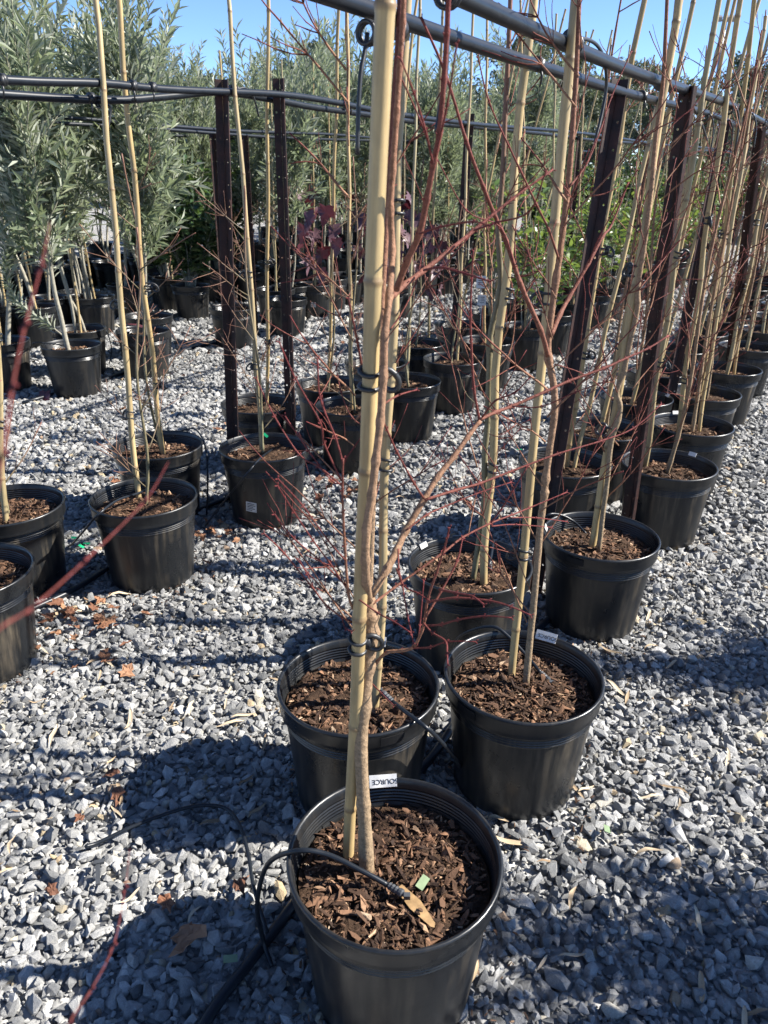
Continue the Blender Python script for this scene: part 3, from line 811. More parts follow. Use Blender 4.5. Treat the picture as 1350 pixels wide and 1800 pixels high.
branch_obj(A, [
 ([(655, 1062), (697, 1030), (777, 973), (813, 945), (862, 920), (900, 905), (930, 893), (997, 865)], 1.16, 1.42, .0034, .0014, .75, 1),
 ([(863, 919), (880, 897), (900, 865), (926, 822)], 1.26, 1.25, .0022, .0011, .9, 1),
 ([(864, 925), (905, 922), (970, 927)], 1.26, 1.4, .0018, .0011, .95, 1),
 ([(898, 910), (940, 910), (997, 917)], 1.3, 1.45, .0018, .0011, .95, 1)])
branch_obj(A, [
 ([(648, 1190), (662, 1165), (680, 1147), (705, 1144), (727, 1137), (741, 1110), (747, 1087), (752, 1053), (766, 1010), (780, 967), (786, 945), (790, 927)], 1.17, 1.05, .0048, .0014, .45, 1),
 ([(748, 1085), (775, 1040), (803, 987), (813, 947)], 1.09, 1.15, .0028, .0013, .8, 1),
 ([(744, 1095), (760, 1112), (783, 1127), (786, 1148), (787, 1170)], 1.1, 1.0, .0026, .0013, .9, 1),
 ([(727, 1139), (755, 1138), (787, 1128), (837, 1128)], 1.12, 1.05, .0024, .0012, .9, 1),
 ([(745, 1100), (775, 1098), (803, 1090), (850, 1083), (900, 1086)], 1.1, 1.02, .0026, .0012, .9, 1),
 ([(752, 1058), (802, 1051), (860, 1056), (897, 1066), (934, 1082)], 1.08, 1.0, .0026, .0013, .9, 1),
 ([(772, 1036), (800, 1042), (830, 1048), (851, 1063)], 1.08, 1.0, .0026, .0014, .9, 1),
 ([(733, 1135), (738, 1100), (745, 1020)], 1.12, 1.16, .0018, .0011, .95, 1)])
branch_obj(A, [
 ([(646, 1060), (635, 1082), (620, 1068), (612, 1040), (606, 960), (603, 900), (602, 862), (603, 806)], 1.16, 1.05, .0038, .0016, .5, .9),
 ([(611, 1037), (580, 990), (550, 950), (517, 900), (487, 853)], 1.12, .98, .0022, .0011, .9, 1),
 ([(607, 985), (577, 950), (533, 890), (488, 841)], 1.10, 1.02, .0020, .0011, .9, 1),
 ([(610, 1030), (560, 983), (517, 947), (482, 903)], 1.12, 1.0, .0020, .0011, .9, 1),
 ([(603, 850), (583, 845), (543, 793), (500, 730)], 1.08, 1.12, .0018, .0011, .95, 1),
 ([(602, 855), (560, 820), (527, 800), (483, 733), (450, 665)], 1.08, 1.16, .0020, .0011, .9, 1),
 ([(603, 815), (590, 770), (563, 700), (558, 630)], 1.06, 1.05, .0020, .0012, .95, 1),
 ([(600, 845), (570, 780), (563, 743), (520, 667), (490, 600)], 1.08, 1.0, .0020, .0011, .95, 1)])
branch_obj(A, [
 ([(640, 1092), (617, 1093), (577, 1067), (547, 1030), (500, 973), (463, 937)], 1.16, 1.03, .0024, .0012, .8, 1),
 ([(553, 1035), (540, 1010), (525, 982)], 1.1, 1.1, .0014, .001, .9, 1),
 ([(600, 1085), (608, 1105), (619, 1110)], 1.14, 1.1, .0016, .0012, .95, 1)])
branch_obj(A, [
 ([(640, 1062), (623, 1048), (663, 1077), (693, 1093), (723, 1113)], 1.16, 1.02, .0022, .0013, .9, 1),
 ([(700, 965), (701, 1000), (707, 1027), (716, 1080), (727, 1130)], 1.2, 1.08, .0022, .0012, .9, 1),
 ([(697, 1000), (710, 1030), (735, 1043), (757, 1057)], 1.18, 1.08, .0024, .0013, .9, 1)])
branch_obj(A, [([(652, 1200), (670, 1218), (692, 1240)], 1.17, 1.1, .0020, .0010, .9, 1)])
branch_obj(A, [([(640, 665), (628, 600), (612, 523)], 1.16, 1.05, .0030, .0012, .85, 1)])

stakeA_bottom = at_z(612, 1508, SOIL)
stakeA_top = at_bed(678, -20, -.545)
stakeA_mid = at_y(655, 560, 1.10)
CANE_BIG = cane_mesh(650, 2.35, 0.0116, 0.0126, 14, .25)
sA = stake_between(stakeA_bottom, stakeA_top, CANE_BIG, 2.45, 'thick greenish bamboo stake standing beside the trunk above the dripper pot', ties=((1.30, -.2), (0.83, -.1)), rscale=1.0)


# B (behind the front pot)
B_ = empty('potted_maple', L1[0]); tag(B_, 'bare maple in the pot with a tag and tube, directly behind the dripper pot', 'potted tree', 'bare maples in black pots along the first double row')
pot_parts(B_, True, 1, 2.2, True); rim_tag(B_, math.radians(78), True)
yB = at_z(646, 1245, SOIL).y
trunk_obj(B_, [(645, 1250), (643, 1150), (650, 1000), (655, 850), (662, 700), (672, 500), (684, 300), (700, 80), (705, -60)], (yB, yB+.03), [.010, .009, .0085, .007, .005], [0, .2, .5, .8, .9])
branch_obj(B_, [([(660, 760), (620, 735), (600, 690), (590, 640)], yB, yB+.1, .0026, .0012, .8, 1)])
branch_obj(B_, [([(668, 600), (700, 560), (730, 500), (745, 430)], yB, yB+.15, .0030, .0012, .8, 1)])
stake_between(at_z(661, 1250, SOIL), at_bed(713, 10, -.86), CANES[0], 2.5, 'thin yellow bamboo stake in the tagged pot behind the dripper pot', ties=((.95, 0), (1.5, 1)), rscale=1.0)

# C
C_ = empty('potted_maple', R1[1]); tag(C_, 'bare maple in the pot of fresh bark chips with a skewed rim tag', 'potted tree', 'bare maples in black pots along the first double row')
pot_parts(C_, True, 0, 4.0, True); rim_tag(C_, math.radians(62), True, 0.0)
yC = at_z(924, 1203, SOIL+.01).y
trunk_obj(C_, [(924, 1205), (932, 1120), (940, 1040), (946, 970), (950, 920), (957, 870), (958, 850), (966, 790), (975, 720), (972, 670), (963, 620), (968, 560), (979, 480), (985, 440), (998, 330), (1004, 260), (1011, 160), (1016, 60), (1020, -40), (1024, -140)], (yC, yC+.02), [.0098, .0086, .0088, .0082, .0080, .0070, .0062, .0048, .0035], [0, .1, .25, .4, .5, .55, .65, .75, .85], knob=(.27, .33, .52, .62))
branch_obj(C_, [
 ([(963, 625), (950, 580), (915, 500), (890, 425), (868, 375), (850, 330), (820, 250), (783, 130), (740, 30)], yC, yC-.3, .0058, .0022, .75, .95),
 ([(890, 425), (905, 470), (880, 400), (820, 370), (767, 277)], yC-.1, yC-.25, .0024, .0012, .9, 1),
 ([(915, 500), (905, 440), (912, 370), (940, 330)], yC-.06, yC+.1, .0022, .0012, .9, 1)])
branch_obj(C_, [
 ([(968, 590), (984, 553), (1000, 523), (1035, 462), (1060, 415), (1075, 395), (1105, 320)], yC, yC+.22, .0060, .0020, .75, .95),
 ([(1035, 462), (1052, 420), (1090, 350), (1120, 300)], yC+.1, yC+.05, .0022, .0011, .9, 1)])
branch_obj(C_, [([(982, 455), (965, 405), (943, 360), (915, 300), (895, 258), (860, 180), (840, 100)], yC, yC-.2, .0036, .0013, .8, 1)])
branch_obj(C_, [([(1000, 330), (1030, 290), (1055, 230), (1075, 170), (1110, 90)], yC, yC+.15, .0030, .0012, .85, 1)])
branch_obj(C_, [([(975, 640), (1020, 655), (1050, 675), (1075, 700)], yC, yC+.05, .0020, .0011, .85, 1)])
stake_between(at_z(899, 1190, SOIL), at_bed(1011, 20, -.62), CANE_BIG, 2.5, 'bamboo stake tied beside the red trunk in the pot of fresh bark chips', ties=((1.30, .0), (.66, .2)), rscale=.92)

# D
D_ = empty('potted_maple', R1[2]); tag(D_, 'slim bare maple third along the outer line from the dripper pot', 'potted tree', 'bare maples in black pots along the first double row')
pot_parts(D_, True, 1, 1.1, True); rim_tag(D_, math.radians(165), False)
yD = at_z(1052, 970, SOIL+.01).y
trunk_obj(D_, [(1052, 972), (1060, 900), (1068, 840), (1074, 780), (1090, 720), (1084, 690), (1096, 655), (1108, 600), (1120, 545), (1122, 500), (1133, 430), (1145, 330), (1152, 250), (1165, 150), (1170, 60), (1175, -60)], (yD, yD+.03), [.0095, .009, .0085, .008, .0065, .005], [.0, .0, .1, .3, .5, .8], knob=(.25, .4, .55))
branch_obj(D_, [([(1133, 430), (1125, 380), (1150, 310), (1175, 230), (1225, 180), (1260, 110), (1265, 70)], yD, yD+.15, .0030, .0012, .8, 1), ([(1150, 310), (1175, 250), (1190, 170), (1170, 60)], yD+.05, yD+.1, .0016, .001, .9, 1)])
branch_obj(D_, [([(1122, 510), (1155, 470), (1180, 440), (1215, 400)], yD, yD+.2, .0028, .0012, .8, 1)])
branch_obj(D_, [([(1085, 690), (1060, 620), (1050, 560), (1035, 500), (1060, 440)], yD, yD-.1, .0026, .0011, .8, 1)])
stake_between(at_z(1037, 968, SOIL), at_bed(1192, 5, -.60), CANES[1], 2.55, 'bamboo stake tied to the slim maple third along the outer line', ties=((1.28, 0), (.75, .2)), rscale=1.22)

# B2
B2_ = empty('potted_maple', L1[1]); tag(B2_, 'bare grey stemmed maple beside the bark chip pot, tag on its left rim', 'potted tree', 'bare maples in black pots along the first double row')
pot_parts(B2_, True, 1, 5.0, True); rim_tag(B2_, math.radians(140), False)
y2 = at_z(833, 1020, SOIL+.01).y
trunk_obj(B2_, [(831, 1022), (842, 950), (851, 880), (852, 800), (857, 740), (860, 650), (862, 590), (872, 545), (880, 500), (877, 430), (876, 400), (884, 300), (888, 200), (893, 100), (898, -20)], (y2, y2), [.010, .0095, .009, .0085, .007, .0055], [0, .05, .2, .45, .7, .85], bark='greenbark', knob=(.4, .55))
branch_obj(B2_, [([(862, 610), (850, 600), (822, 545), (770, 435), (743, 350), (702, 257)], y2, y2-.2, .0030, .0012, .7, 1)], bark='maple')
branch_obj(B2_, [([(862, 660), (895, 620), (905, 560), (900, 500), (885, 460)], y2, y2+.1, .0030, .0014, .5, 1), ([(895, 620), (915, 590), (935, 560)], y2+.05, y2+.1, .0015, .001, .8, 1)], bark='maple')
branch_obj(B2_, [([(852, 745), (840, 715), (818, 690), (805, 650)], y2, y2-.1, .0022, .001, .3, .6)], bark='greenbark')
stake_between(at_z(851, 1030, SOIL), at_bed(936, 0, -.84), CANES[2], 2.55, 'greenish bamboo stake in the grey stemmed maple pot beside the bark chip pot', ties=((.72, 0), (1.25, .5)), rscale=1.15)

FINE = [maple_meshes(150+i, 1.95, 20, .006, .85) for i in range(3)]
for i, (root, rz) in enumerate(((C_, .4), (D_, 2.0), (B2_, 4.0), (B_, 1.0))):
    o = sub('fine_twigs', FINE[i % 3][1], root, rotz=rz); o.scale = (.8, .8, 1)
# the rest of the first bed
def rest1(lst, start, side, pxstk):
    for i in range(start, len(lst)):
        p = lst[i]; far_ = p.y > 6.8
        lab = ('bare red twigged maple, %s along the %s line counted from the dripper pot end' % (ordinal(i), side)) if i < 9 else 'distant bare maple at the far end of the first double row'
        k = (i*2+(side == 'outer')) % 6
        o = potted('potted_maple', p, MAPLES[k], ('trunk', 'branches'), lab, 'potted tree', 'bare maples in black pots along the first double row', False, i)
        if i in (3, 4) and side == 'outer': rim_tag(o, math.radians(40 if i == 3 else 95), False)
        if i == 4 and side == 'inner': rim_tag(o, math.radians(10), False)
        cc = -.62 if side == 'outer' else -.85
        s = p.x*AL.x+p.y*AL.y
        if i in pxstk:
            b, t = pxstk[i]; b3 = at_z(*b, SOIL); t3 = at_bed(*t, cc)
        else:
            b3 = Vector((p.x-.03, p.y-.04, SOIL)); t3 = bed(cc, s+random.uniform(-.02, .14), 1.83)
        lab = ('bamboo stake in the %s pot along the %s line from the dripper pot end' % (ordinal(i), side)) if i < 9 else 'distant bamboo stake at the far end of the first double row'
        stake_between(b3, t3, CANES[(i+2) % 6], random.uniform(2.35, 2.75), lab, ties=((random.uniform(.6, .9), random.uniform(-1, 1)), (random.uniform(1.2, 1.4), random.uniform(-1, 1))), rscale=random.uniform(.95, 1.2))
        if i % 2 == 0 and i < 11:
            stake_between(Vector((p.x+.05, p.y+.02, SOIL)), bed(cc+.03, s+random.uniform(.0, .25), 1.83), CANES[(i+4) % 6], random.uniform(2.2, 2.6), 'second thinner bamboo stake sharing its pot with another in the first row', rscale=.9)
rest1(R1, 3, 'outer', {3: ((1133, 822), (1262, 0)), 4: ((1190, 765), (1302, 0)), 5: ((1228, 700), (1328, 0))})
rest1(L1, 2, 'inner', {2: ((996, 828), (1131, 0))})

# ---- second bed
stk2R = {1: ((243, 880), (166, 0)), 2: ((460, 800), (403, 0)), 3: ((618, 722), (610, 20)), 4: ((716, 676), (737, 0)), 5: ((804, 638), (833, 10))}
stk2L = {0: ((10, 922), (-30, 20)), 1: ((288, 802), (208, 0)), 2: ((470, 716), (471, 0)), 3: ((578, 676), (596, 0)), 5: ((752, 602), (779, 10))}
def rest2(lst, side, stk):
    for i, p in enumerate(lst):
        green = i >= 7
        if green:
            lab = 'bushy bright green leafed young tree in black pot further along the second row'
            o = potted('potted_shrub', p, LIMES[i % 4], ('stems', 'foliage'), lab, 'potted shrub', 'bright green potted shrubs along the second row', False, i)
        else:
            nm = {'near': ['slim bare sapling in the pot cropped at its rim, beside a black ground pipe', 'slim bare sapling in the pot with a grey dripper tube bowed over its rim', 'slim bare sapling in the pot with a white sticker and green tape on its stake',
                           'slim bare sapling in the pot just past the second rusty post', 'slim bare sapling in the pot with a printed white sticker past the posts', 'slim bare sapling in the pot beside the single dark post', 'slim bare sapling in the pot behind the single dark post'],
                  'far': ['slim bare sapling in the back line pot holding wood chips and a short stake', 'slim bare sapling in the pot behind the one with the bowed dripper tube', 'slim bare sapling in the pot hidden by the two rusty posts',
                          'slim sapling with bright maroon leaves in the back line past the rusty posts', 'slim sapling with dark maroon leaves partly behind the thick front stake', 'slim sapling with curled greyish maroon leaves and a low withered one', 'slim bare sapling in the back line beside the single dark post']}[side][i]
            o = potted('potted_sapling', p, SLIMS[(i+(side == 'far')*2) % 4], ('trunk', 'branches'), nm, 'potted tree', 'slim saplings in black pots along the second double row', i < 3, i)
        SAP[(side, i)] = o
        if side == 'near' and i == 2: side_sticker(o, math.radians(-105), .12)
        if side == 'near' and i == 4: side_sticker(o, math.radians(-122), .10)
        if side == 'near' and i == 6: side_sticker(o, math.radians(-80), .2)
        s = p.x*AL.x+p.y*AL.y; cc = -2.44 if side == 'near' else -2.53
        if i in stk: b3 = at_z(*stk[i][0], SOIL); t3 = at_bed(*stk[i][1], cc)
        else: b3 = Vector((p.x-.02, p.y-.03, SOIL)); t3 = bed(cc, s+random.uniform(-.06, .06), 1.83)
        lab = 'thin yellow bamboo stake rising from the %s line of the second row, %s pot along' % ('front' if side == 'near' else 'back', ordinal(i)) if i < 7 else 'thin bamboo stake among the bright green shrubs'
        st = stake_between(b3, t3, CANES[(i+1) % 6], random.uniform(2.6, 2.8), lab, 'bamboo stakes in the second row', ties=((random.uniform(.5, .75), random.uniform(-1, 1)), (random.uniform(1.0, 1.2), 0)), rscale=.92 if i > 1 else 1.05)
SAP = {}
rest2(R2, 'near', stk2R); rest2(L2, 'far', stk2L)
lrn = random.Random(4)
def hang_leaf(root, px, py, y, sc):
    p = at_y(px, py, y); lf = sub('leaf', REDLEAF_ME, root); lf.location = p-root.location; sc *= .95; lf.scale = (sc*lrn.uniform(.6, 1), sc, sc*2.2)
    lf.rotation_euler = (-math.pi/2+lrn.uniform(-.7, .7), lrn.uniform(-.6, .6), lrn.uniform(-1.0, 1.0))
for i, lst in ((3, [(540, 372, .13), (572, 362, .12), (585, 395, .13), (533, 395, .12), (560, 405, .12), (590, 420, .10), (570, 440, .12), (548, 452, .11), (563, 472, .10)]),
               (4, [(655, 345, .13), (692, 328, .12), (640, 375, .13), (705, 395, .12), (720, 412, .11), (700, 440, .12), (635, 430, .10), (648, 445, .10)]),
               (5, [(748, 402, .12), (735, 430, .10), (770, 470, .12), (752, 505, .12), (785, 455, .11), (760, 430, .10), (728, 480, .09), (690, 425, .12), (715, 372, .12), (742, 378, .12), (765, 400, .11), (780, 425, .11), (705, 465, .11), (738, 455, .11), (775, 500, .10)])):
    for x, y, sc in lst: hang_leaf(SAP[('far', i)], x, y, L2[i].y+lrn.uniform(-.12, .12), sc)

# ---- olives and others behind
def olive_at(c, s, k, lab, grp, pot=True, sc=1.0, stake=True):
    p = bed(c, s)
    o = potted('potted_olive', p, OLIVES[k % 6], ('trunk', 'branches', 'foliage'), lab, 'olive tree', grp, False, k, scale=sc)
    if stake: stake_between(Vector((p.x+.03, p.y-.03, SOIL)), p+Vector((random.uniform(-.06, .06), random.uniform(-.05, .05), 1.8)), CANES[k % 6], random.uniform(2.0, 2.6), 'bamboo stake rising through the grey green olive foliage', 'bamboo stakes among the olives', rscale=.85)
    return o
def cs(px, py): p = px_pot(px, py); return (p.x*NO.x+p.y*NO.y, p.x*AL.x+p.y*AL.y)
G3 = 'olives in the row behind the second rail'
olive_at(*cs(125, 605), 0, 'silvery leaved olive with bare pale trunk bent at its base', G3, stake=False, sc=1.18)
def low_shoot(root, px, y):
    P = spline([at_y(a, b, y)-root.location for a, b in px], 6); r = np.random.default_rng(8); mb = MB(); add_branch(mb, P, .006, .002, .2, .8, 6, False); sub('low_shoot', mb.mesh('low_shoot', M['olivebark'], True), root)
    B = []; D = []; NN = []
    for i in range(3, len(P)):
        dd = (P[i]-P[i-1]).normalized(); o = dd.orthogonal().normalized(); o2 = dd.cross(o)
        for k in range(4):
            a = k*1.57+(i % 2)*.8+r.uniform(-.3, .3); q = o*math.cos(a)+o2*math.sin(a)
            B.append(tuple(P[i])); D.append(tuple(dd*.7+q*.9)); NN.append(tuple(dd*.8-q*.6+Vector((0, 0, .3))))
    k = len(B); V, F = broad_block(B, D, NN, r.uniform(.075, .11, k), r.uniform(.020, .028, k)); lf = MB(); lf.add(V, F.tolist(), np.repeat(r.beta(2, 2, k), 8)); sub('shoot_leaves', lf.mesh('shoot_leaves', M['olive']), root)
low_shoot(bpy.data.objects['potted_olive'], [(113, 592), (80, 566), (45, 545), (22, 518), (10, 480), (14, 440), (22, 405)], px_pot(125, 605).y)
olive_at(*cs(-1, 598), 1, 'olive with low leafy shoots in the pot beside the bent trunk olive', G3, sc=1.2)
olive_at(*cs(138, 577), 2, 'two stemmed olive in the pot just behind the bent trunk olive', G3, sc=1.15)
olive_at(*cs(251, 580), 3, 'olive with white pot sticker and a maroon leaf on its rim', G3, stake=False, sc=1.12)
for i, ((px, py), lab) in enumerate((((408, 540), 'thin stemmed young tree in the grey lit pot behind the first rusty post'), ((503, 524), 'thin stemmed young tree in the pot seen between the two rusty posts'), ((484, 507), 'thin stemmed young tree in the pot behind the one between the rusty posts'))):
    p = px_pot(px, py); potted('potted_sapling', p, SLIMS[i], ('trunk', 'branches'), lab, 'potted tree', 'thin young trees behind the rusty posts', False, i)
    stake_between(Vector((p.x+.02, p.y-.02, SOIL)), p+Vector((.03, 0, 1.8)), CANES[i], 2.4, 'bamboo stake in a young tree pot behind the rusty posts', 'bamboo stakes behind the rusty posts', rscale=.85)
G4 = 'olives forming the leafy wall behind'
for i, (px, py) in enumerate(((163, 520), (85, 522), (5, 533), (107, 470), (530, 466), (745, 470), (785, 468))):
    olive_at(*cs(px, py), i, 'olive tree in black pot within the dense silvery wall of foliage', G4)
k = 0
for c, s0, s1, st in ((-4.85, 9.9, 15, .74), (-5.25, 4.9, 15, .70), (-6.42, 4.1, 16, .62), (-6.8, 3.6, 16, .62), (-8.5, 4.3, 18, .62), (-8.9, 4.0, 18, .66), (-10.6, 5.5, 20, .7)):
    s = s0
    while s < s1:
        if not ((abs(c+6.42) < .05 and 5.7 < s < 7.4) or (abs(c+5.25) < .05 and 5.0 < s < 6.5)):
            olive_at(c+random.uniform(-.05, .05), s, k, 'olive tree in the %s line of the dense silvery wall counted from the gravel' % ordinal({-4.85: 0, -5.25: 1, -6.42: 2, -6.8: 3, -8.5: 4, -8.9: 5, -10.6: 6}[c]), G4, sc=random.uniform(.85, 1.28) if c > -8 else random.uniform(.95, 1.3), stake=(k % 3 == 0)); k += 1
        s += st*random.uniform(.92, 1.1)
for i, (px, py) in enumerate(((335, 500), (290, 482), (385, 472))):
    c, s = cs(px, py)
    potted('potted_shrub', bed(c, s), DARKS[i], ('stems', 'foliage'), ['dense dark green glossy shrub spilling over its pot behind the first rusty post', 'dark green glossy shrub standing behind the spilling one', 'dark green glossy shrub at the back beside the rear rusty post'][i], 'potted shrub', 'dark glossy shrubs between the olives', False, i)

# maroon leaved maples
def red_maple(px, py, lab, leaves, seed):
    p = px_pot(px, py); r = np.random.default_rng(seed)
    root = empty('potted_red_maple', p); tag(root, lab, 'potted tree', 'maroon leaved maples in the row behind')
    pot_parts(root, False, seed)
    tr = MB(); P = [Vector((0.01*math.sin(i), .01*math.cos(i*2), .28+i*.14)) for i in range(10)]; add_branch(tr, spline(P, 3), .008, .004, .2, .8, 6); sub('trunk', tr.mesh('trunk', M['greenbark'], True), root)
    for i in range(leaves):
        a = r.uniform(0, 6.28); zz = r.uniform(.55, 1.35); rr = r.uniform(.05, .22)
        lf = sub('leaf', REDLEAF_ME, root); lf.location = (rr*math.cos(a), rr*math.sin(a), zz)
        sc = r.uniform(.10, .16); lf.scale = (sc, sc, sc); lf.rotation_euler = (r.uniform(-2.2, -.7), r.uniform(-.5, .5), r.uniform(0, 6.28))
        st = MB(); q = Vector((0, 0, zz+.05)) - Vector(lf.location)
        v, f = tube([Vector(lf.location), Vector(lf.location)+q*.5+Vector((0, 0, .03)), Vector(lf.location)+q], .0016, 4); st.add(v, f, .9); sub('leaf_stalk', st.mesh('leaf_stalk', M['maple']), root)
    stake_between(Vector((p.x+.03, p.y, SOIL)), p+Vector((.04, .0, 1.8)), CANES[seed % 6], 2.5, 'bamboo stake supporting a maple with maroon leaves', 'bamboo stakes with the maroon maples', rscale=.85)
    return root
r_ = red_maple(550, 499, 'maroon leaved maple with white pot sticker past the second rusty post', 12, 3); side_sticker(r_, math.radians(-85), .16)
red_maple(609, 481, 'maroon leaved maple with curled leaves in the small lit pot behind', 9, 4)
red_maple(700, 500, 'maroon leaved maple half hidden by the thick front stake', 16, 5)
red_maple(672, 520, 'maroon leaved maple with dark drooping leaves against the olives', 14, 6)

# ------------------------------------------------------------------ steel pickets
def picket_mesh(L=1.98):
    mb = MB(); fl = 0.034; th = 0.0022
    for ai, ang in enumerate((0, 2*math.pi/3, 4*math.pi/3)):
        u = Vector((math.cos(ang), math.sin(ang), 0)); w = Vector((-u.y, u.x, 0))
        if ai == 2:
            v = []; 
            for zz in (0, L):
                for a, b in ((0.002, -th), (fl, -th), (fl, th), (0.002, th)): v.append(tuple(u*a+w*b+Vector((0, 0, zz))))
            mb.add(v, [(0, 1, 5, 4), (1, 2, 6, 5), (2, 3, 7, 6), (3, 0, 4, 7), (4, 5, 6, 7), (3, 2, 1, 0)]); continue
        step = 0.09; nz = int(L/step); zz = 0.0
        a0, a1, am, hr = 0.002, fl, 0.021, 0.0046
        for i in range(nz+1):
            z0 = i*step; z1 = min(L, z0+step)
            if z1-z0 < .005: break
            zc = (z0+z1)/2; V = []
            for side in (-th, th):
                O = [(a0, z0), (am, z0), (a1, z0), (a1, zc), (a1, z1), (am, z1), (a0, z1), (a0, zc)]
                I = [(am+hr*math.cos(t), zc+hr*math.sin(t)) for t in [math.radians(x) for x in (225, 270, 315, 0, 45, 90, 135, 180)]]
                V += [tuple(u*a+w*side+Vector((0, 0, b))) for a, b in O+I]
            F = []
            for k in range(8):
                j = (k+1) % 8
                F += [(k, j, 8+j, 8+k), (16+j, 16+k, 24+k, 24+j), (8+k, 8+j, 24+j, 24+k)]
            F += [(2, 3, 19, 18), (3, 4, 20, 19)]
            if i == nz or z1 >= L: F += [(4, 5, 21, 20), (5, 6, 22, 21)]
            mb.add(V, F)
    return mb.mesh('steel_post', M['picket'])
PICKET = picket_mesh()
def picket(base, top, rotz, lab, L=None):
    base = Vector(base); top = Vector(top); d = top-base
    o = link('steel_post', PICKET); q = d.to_track_quat('Z', 'Y')
    o.matrix_world = Matrix.Translation(base-d.normalized()*.10) @ q.to_matrix().to_4x4() @ Matrix.Rotation(rotz, 4, 'Z') @ Matrix.Diagonal((1, 1, (d.length+.10)/1.98, 1))
    tag(o, lab, 'post', 'dark perforated steel posts carrying the rails'); return o
t = at_bed(1088, 140, -.855); b = at_bed(961, 900, -.855); d = (t-b); b = b-d*(b.z/d.z); picket(b, t, math.radians(180), 'dark perforated steel post standing beside the bark chip pot, inner rail')
t = at_bed(1213, 151, -.625); b = at_bed(1107, 905, -.625); d = (t-b); b = b-d*(b.z/d.z); picket(b, t, math.radians(180), 'dark perforated steel post beside the third outer pot, outer rail')
t = at_bed(1273, 215, -.80); b = at_bed(1190, 633, -.80); d = (t-b); b = b-d*(b.z/d.z); picket(b, t, math.radians(180), 'dark steel post further along the first row, inner rail')
t = at_bed(1338, 225, -.63); b = at_bed(1285, 630, -.63); d = (t-b); b = b-d*(b.z/d.z); picket(b, t, math.radians(170), 'brown steel post further along the first row, outer rail')
for s in (8.2, 10.9, 13.5):
    picket(bed(-.84, s), bed(-.82, s, 1.85), 3.1, 'distant steel post at the far end of the first row'); picket(bed(-.63, s+.4), bed(-.64, s+.42, 1.85), 3.1, 'distant steel post at the far end of the first row')
t = at_bed(391, 140, -2.49); b = at_bed(411, 770, -2.49); d = (t-b); b = b-d*(b.z/d.z); picket(b, t, math.radians(172), 'tall dark steel post in the second row, the one without the notched top')
t = at_bed(492, 138, -2.47); b = at_bed(514, 755, -2.47); d = (t-b); b = b-d*(b.z/d.z); picket(b, t, math.radians(38), 'rust edged steel post in the second row, its right flange lit brown')
t = at_bed(826, 200, -2.48); b = at_bed(798, 600, -2.48); d = (t-b); b = b-d*(b.z/d.z); picket(b, t, math.radians(180), 'single dark steel post further along the second row')
for s in (7.8, 10.4, 13.2): picket(bed(-2.48, s), bed(-2.48, s, 1.85), 3.0, 'distant steel post among the green shrubs')
for px, py in ((374, 235), (430, 238)):
    t = at_bed(px, py, -4.98); p = bed(-4.98, t.x*AL.x+t.y*AL.y); picket(p, (t.x, t.y, t.z), math.radians(40), 'rusty steel post in the olive row behind the second rail')
for s in (8.4, 11.2): picket(bed(-4.98, s), bed(-4.98, s, 1.85), .6, 'distant steel post in the olive row')

# ------------------------------------------------------------------ rails
def rail(pts, rad, lab, sides=14):
    mb = MB(); P = spline(pts, 4); o0 = Vector(pts[0]); v, f = tube([p-o0 for p in P], rad, sides); mb.add(v, f)
    o = link('rail_pipe', mb.mesh('rail_pipe', M['pipe'], True), loc=o0); tag(o, lab, 'pipe', 'black poly pipe rails'); return o
rail([bed(-.835+.006*math.sin(s*3), s, 1.825+.008*math.sin(s*1.7)) for s in np.arange(-.6, 17, .6)], .0148, 'black poly pipe rail over the inner line of bare maples')
zz = {0: 1.80, .6: 1.80, 1.2: 1.80, 1.5: 1.82, 1.9: 1.84, 2.4: 1.835, 3.0: 1.80}
rail([bed(-.64+.005*math.cos(s*2.3), s, 1.826+.010*math.sin(s*1.9+.2)) for s in np.arange(-.6, 17, .6)], .0148, 'black poly pipe rail over the outer line of bare maples')
za = [(0, 1.80), (1.2, 1.80), (1.82, 1.808), (2.19, 1.828), (2.43, 1.83), (2.67, 1.838), (3.2, 1.862), (3.6, 1.86), (4.1, 1.842), (4.75, 1.83), (5.6, 1.83), (6.9, 1.845)]
rail([bed(-2.44, s, z) for s, z in za]+[bed(-2.44, s, 1.84+.01*math.sin(s)) for s in np.arange(8, 18, 1)], .0140, 'upper poly pipe rail of the second row, crossing another at the posts')
zb = [(0, 1.76), (1.2, 1.765), (1.81, 1.772), (2.28, 1.782), (2.6, 1.815), (2.92, 1.852), (3.3, 1.845), (3.6, 1.832), (4.1, 1.825), (4.75, 1.812), (5.6, 1.818), (6.9, 1.82)]
rail([bed(-2.52, s, z) for s, z in zb]+[bed(-2.52, s, 1.82+.012*math.sin(s*1.3)) for s in np.arange(8, 18, 1)], .0145, 'lower poly pipe rail of the second row, sagging away from the posts')
rail([bed(-4.94, s, 1.83+.01*math.sin(s*1.9)) for s in np.arange(1, 17, .8)], .0140, 'poly pipe rail threading the front of the olives', 8)
rail([bed(-5.06, s, 1.80+.01*math.sin(s*1.5+1)) for s in np.arange(1, 17, .8)], .0140, 'second poly pipe rail threading deeper through the olives', 8)
rail([bed(-6.6, s, 1.82) for s in np.arange(2, 18, 1)], .0140, 'far poly pipe rail inside the olive wall', 8)

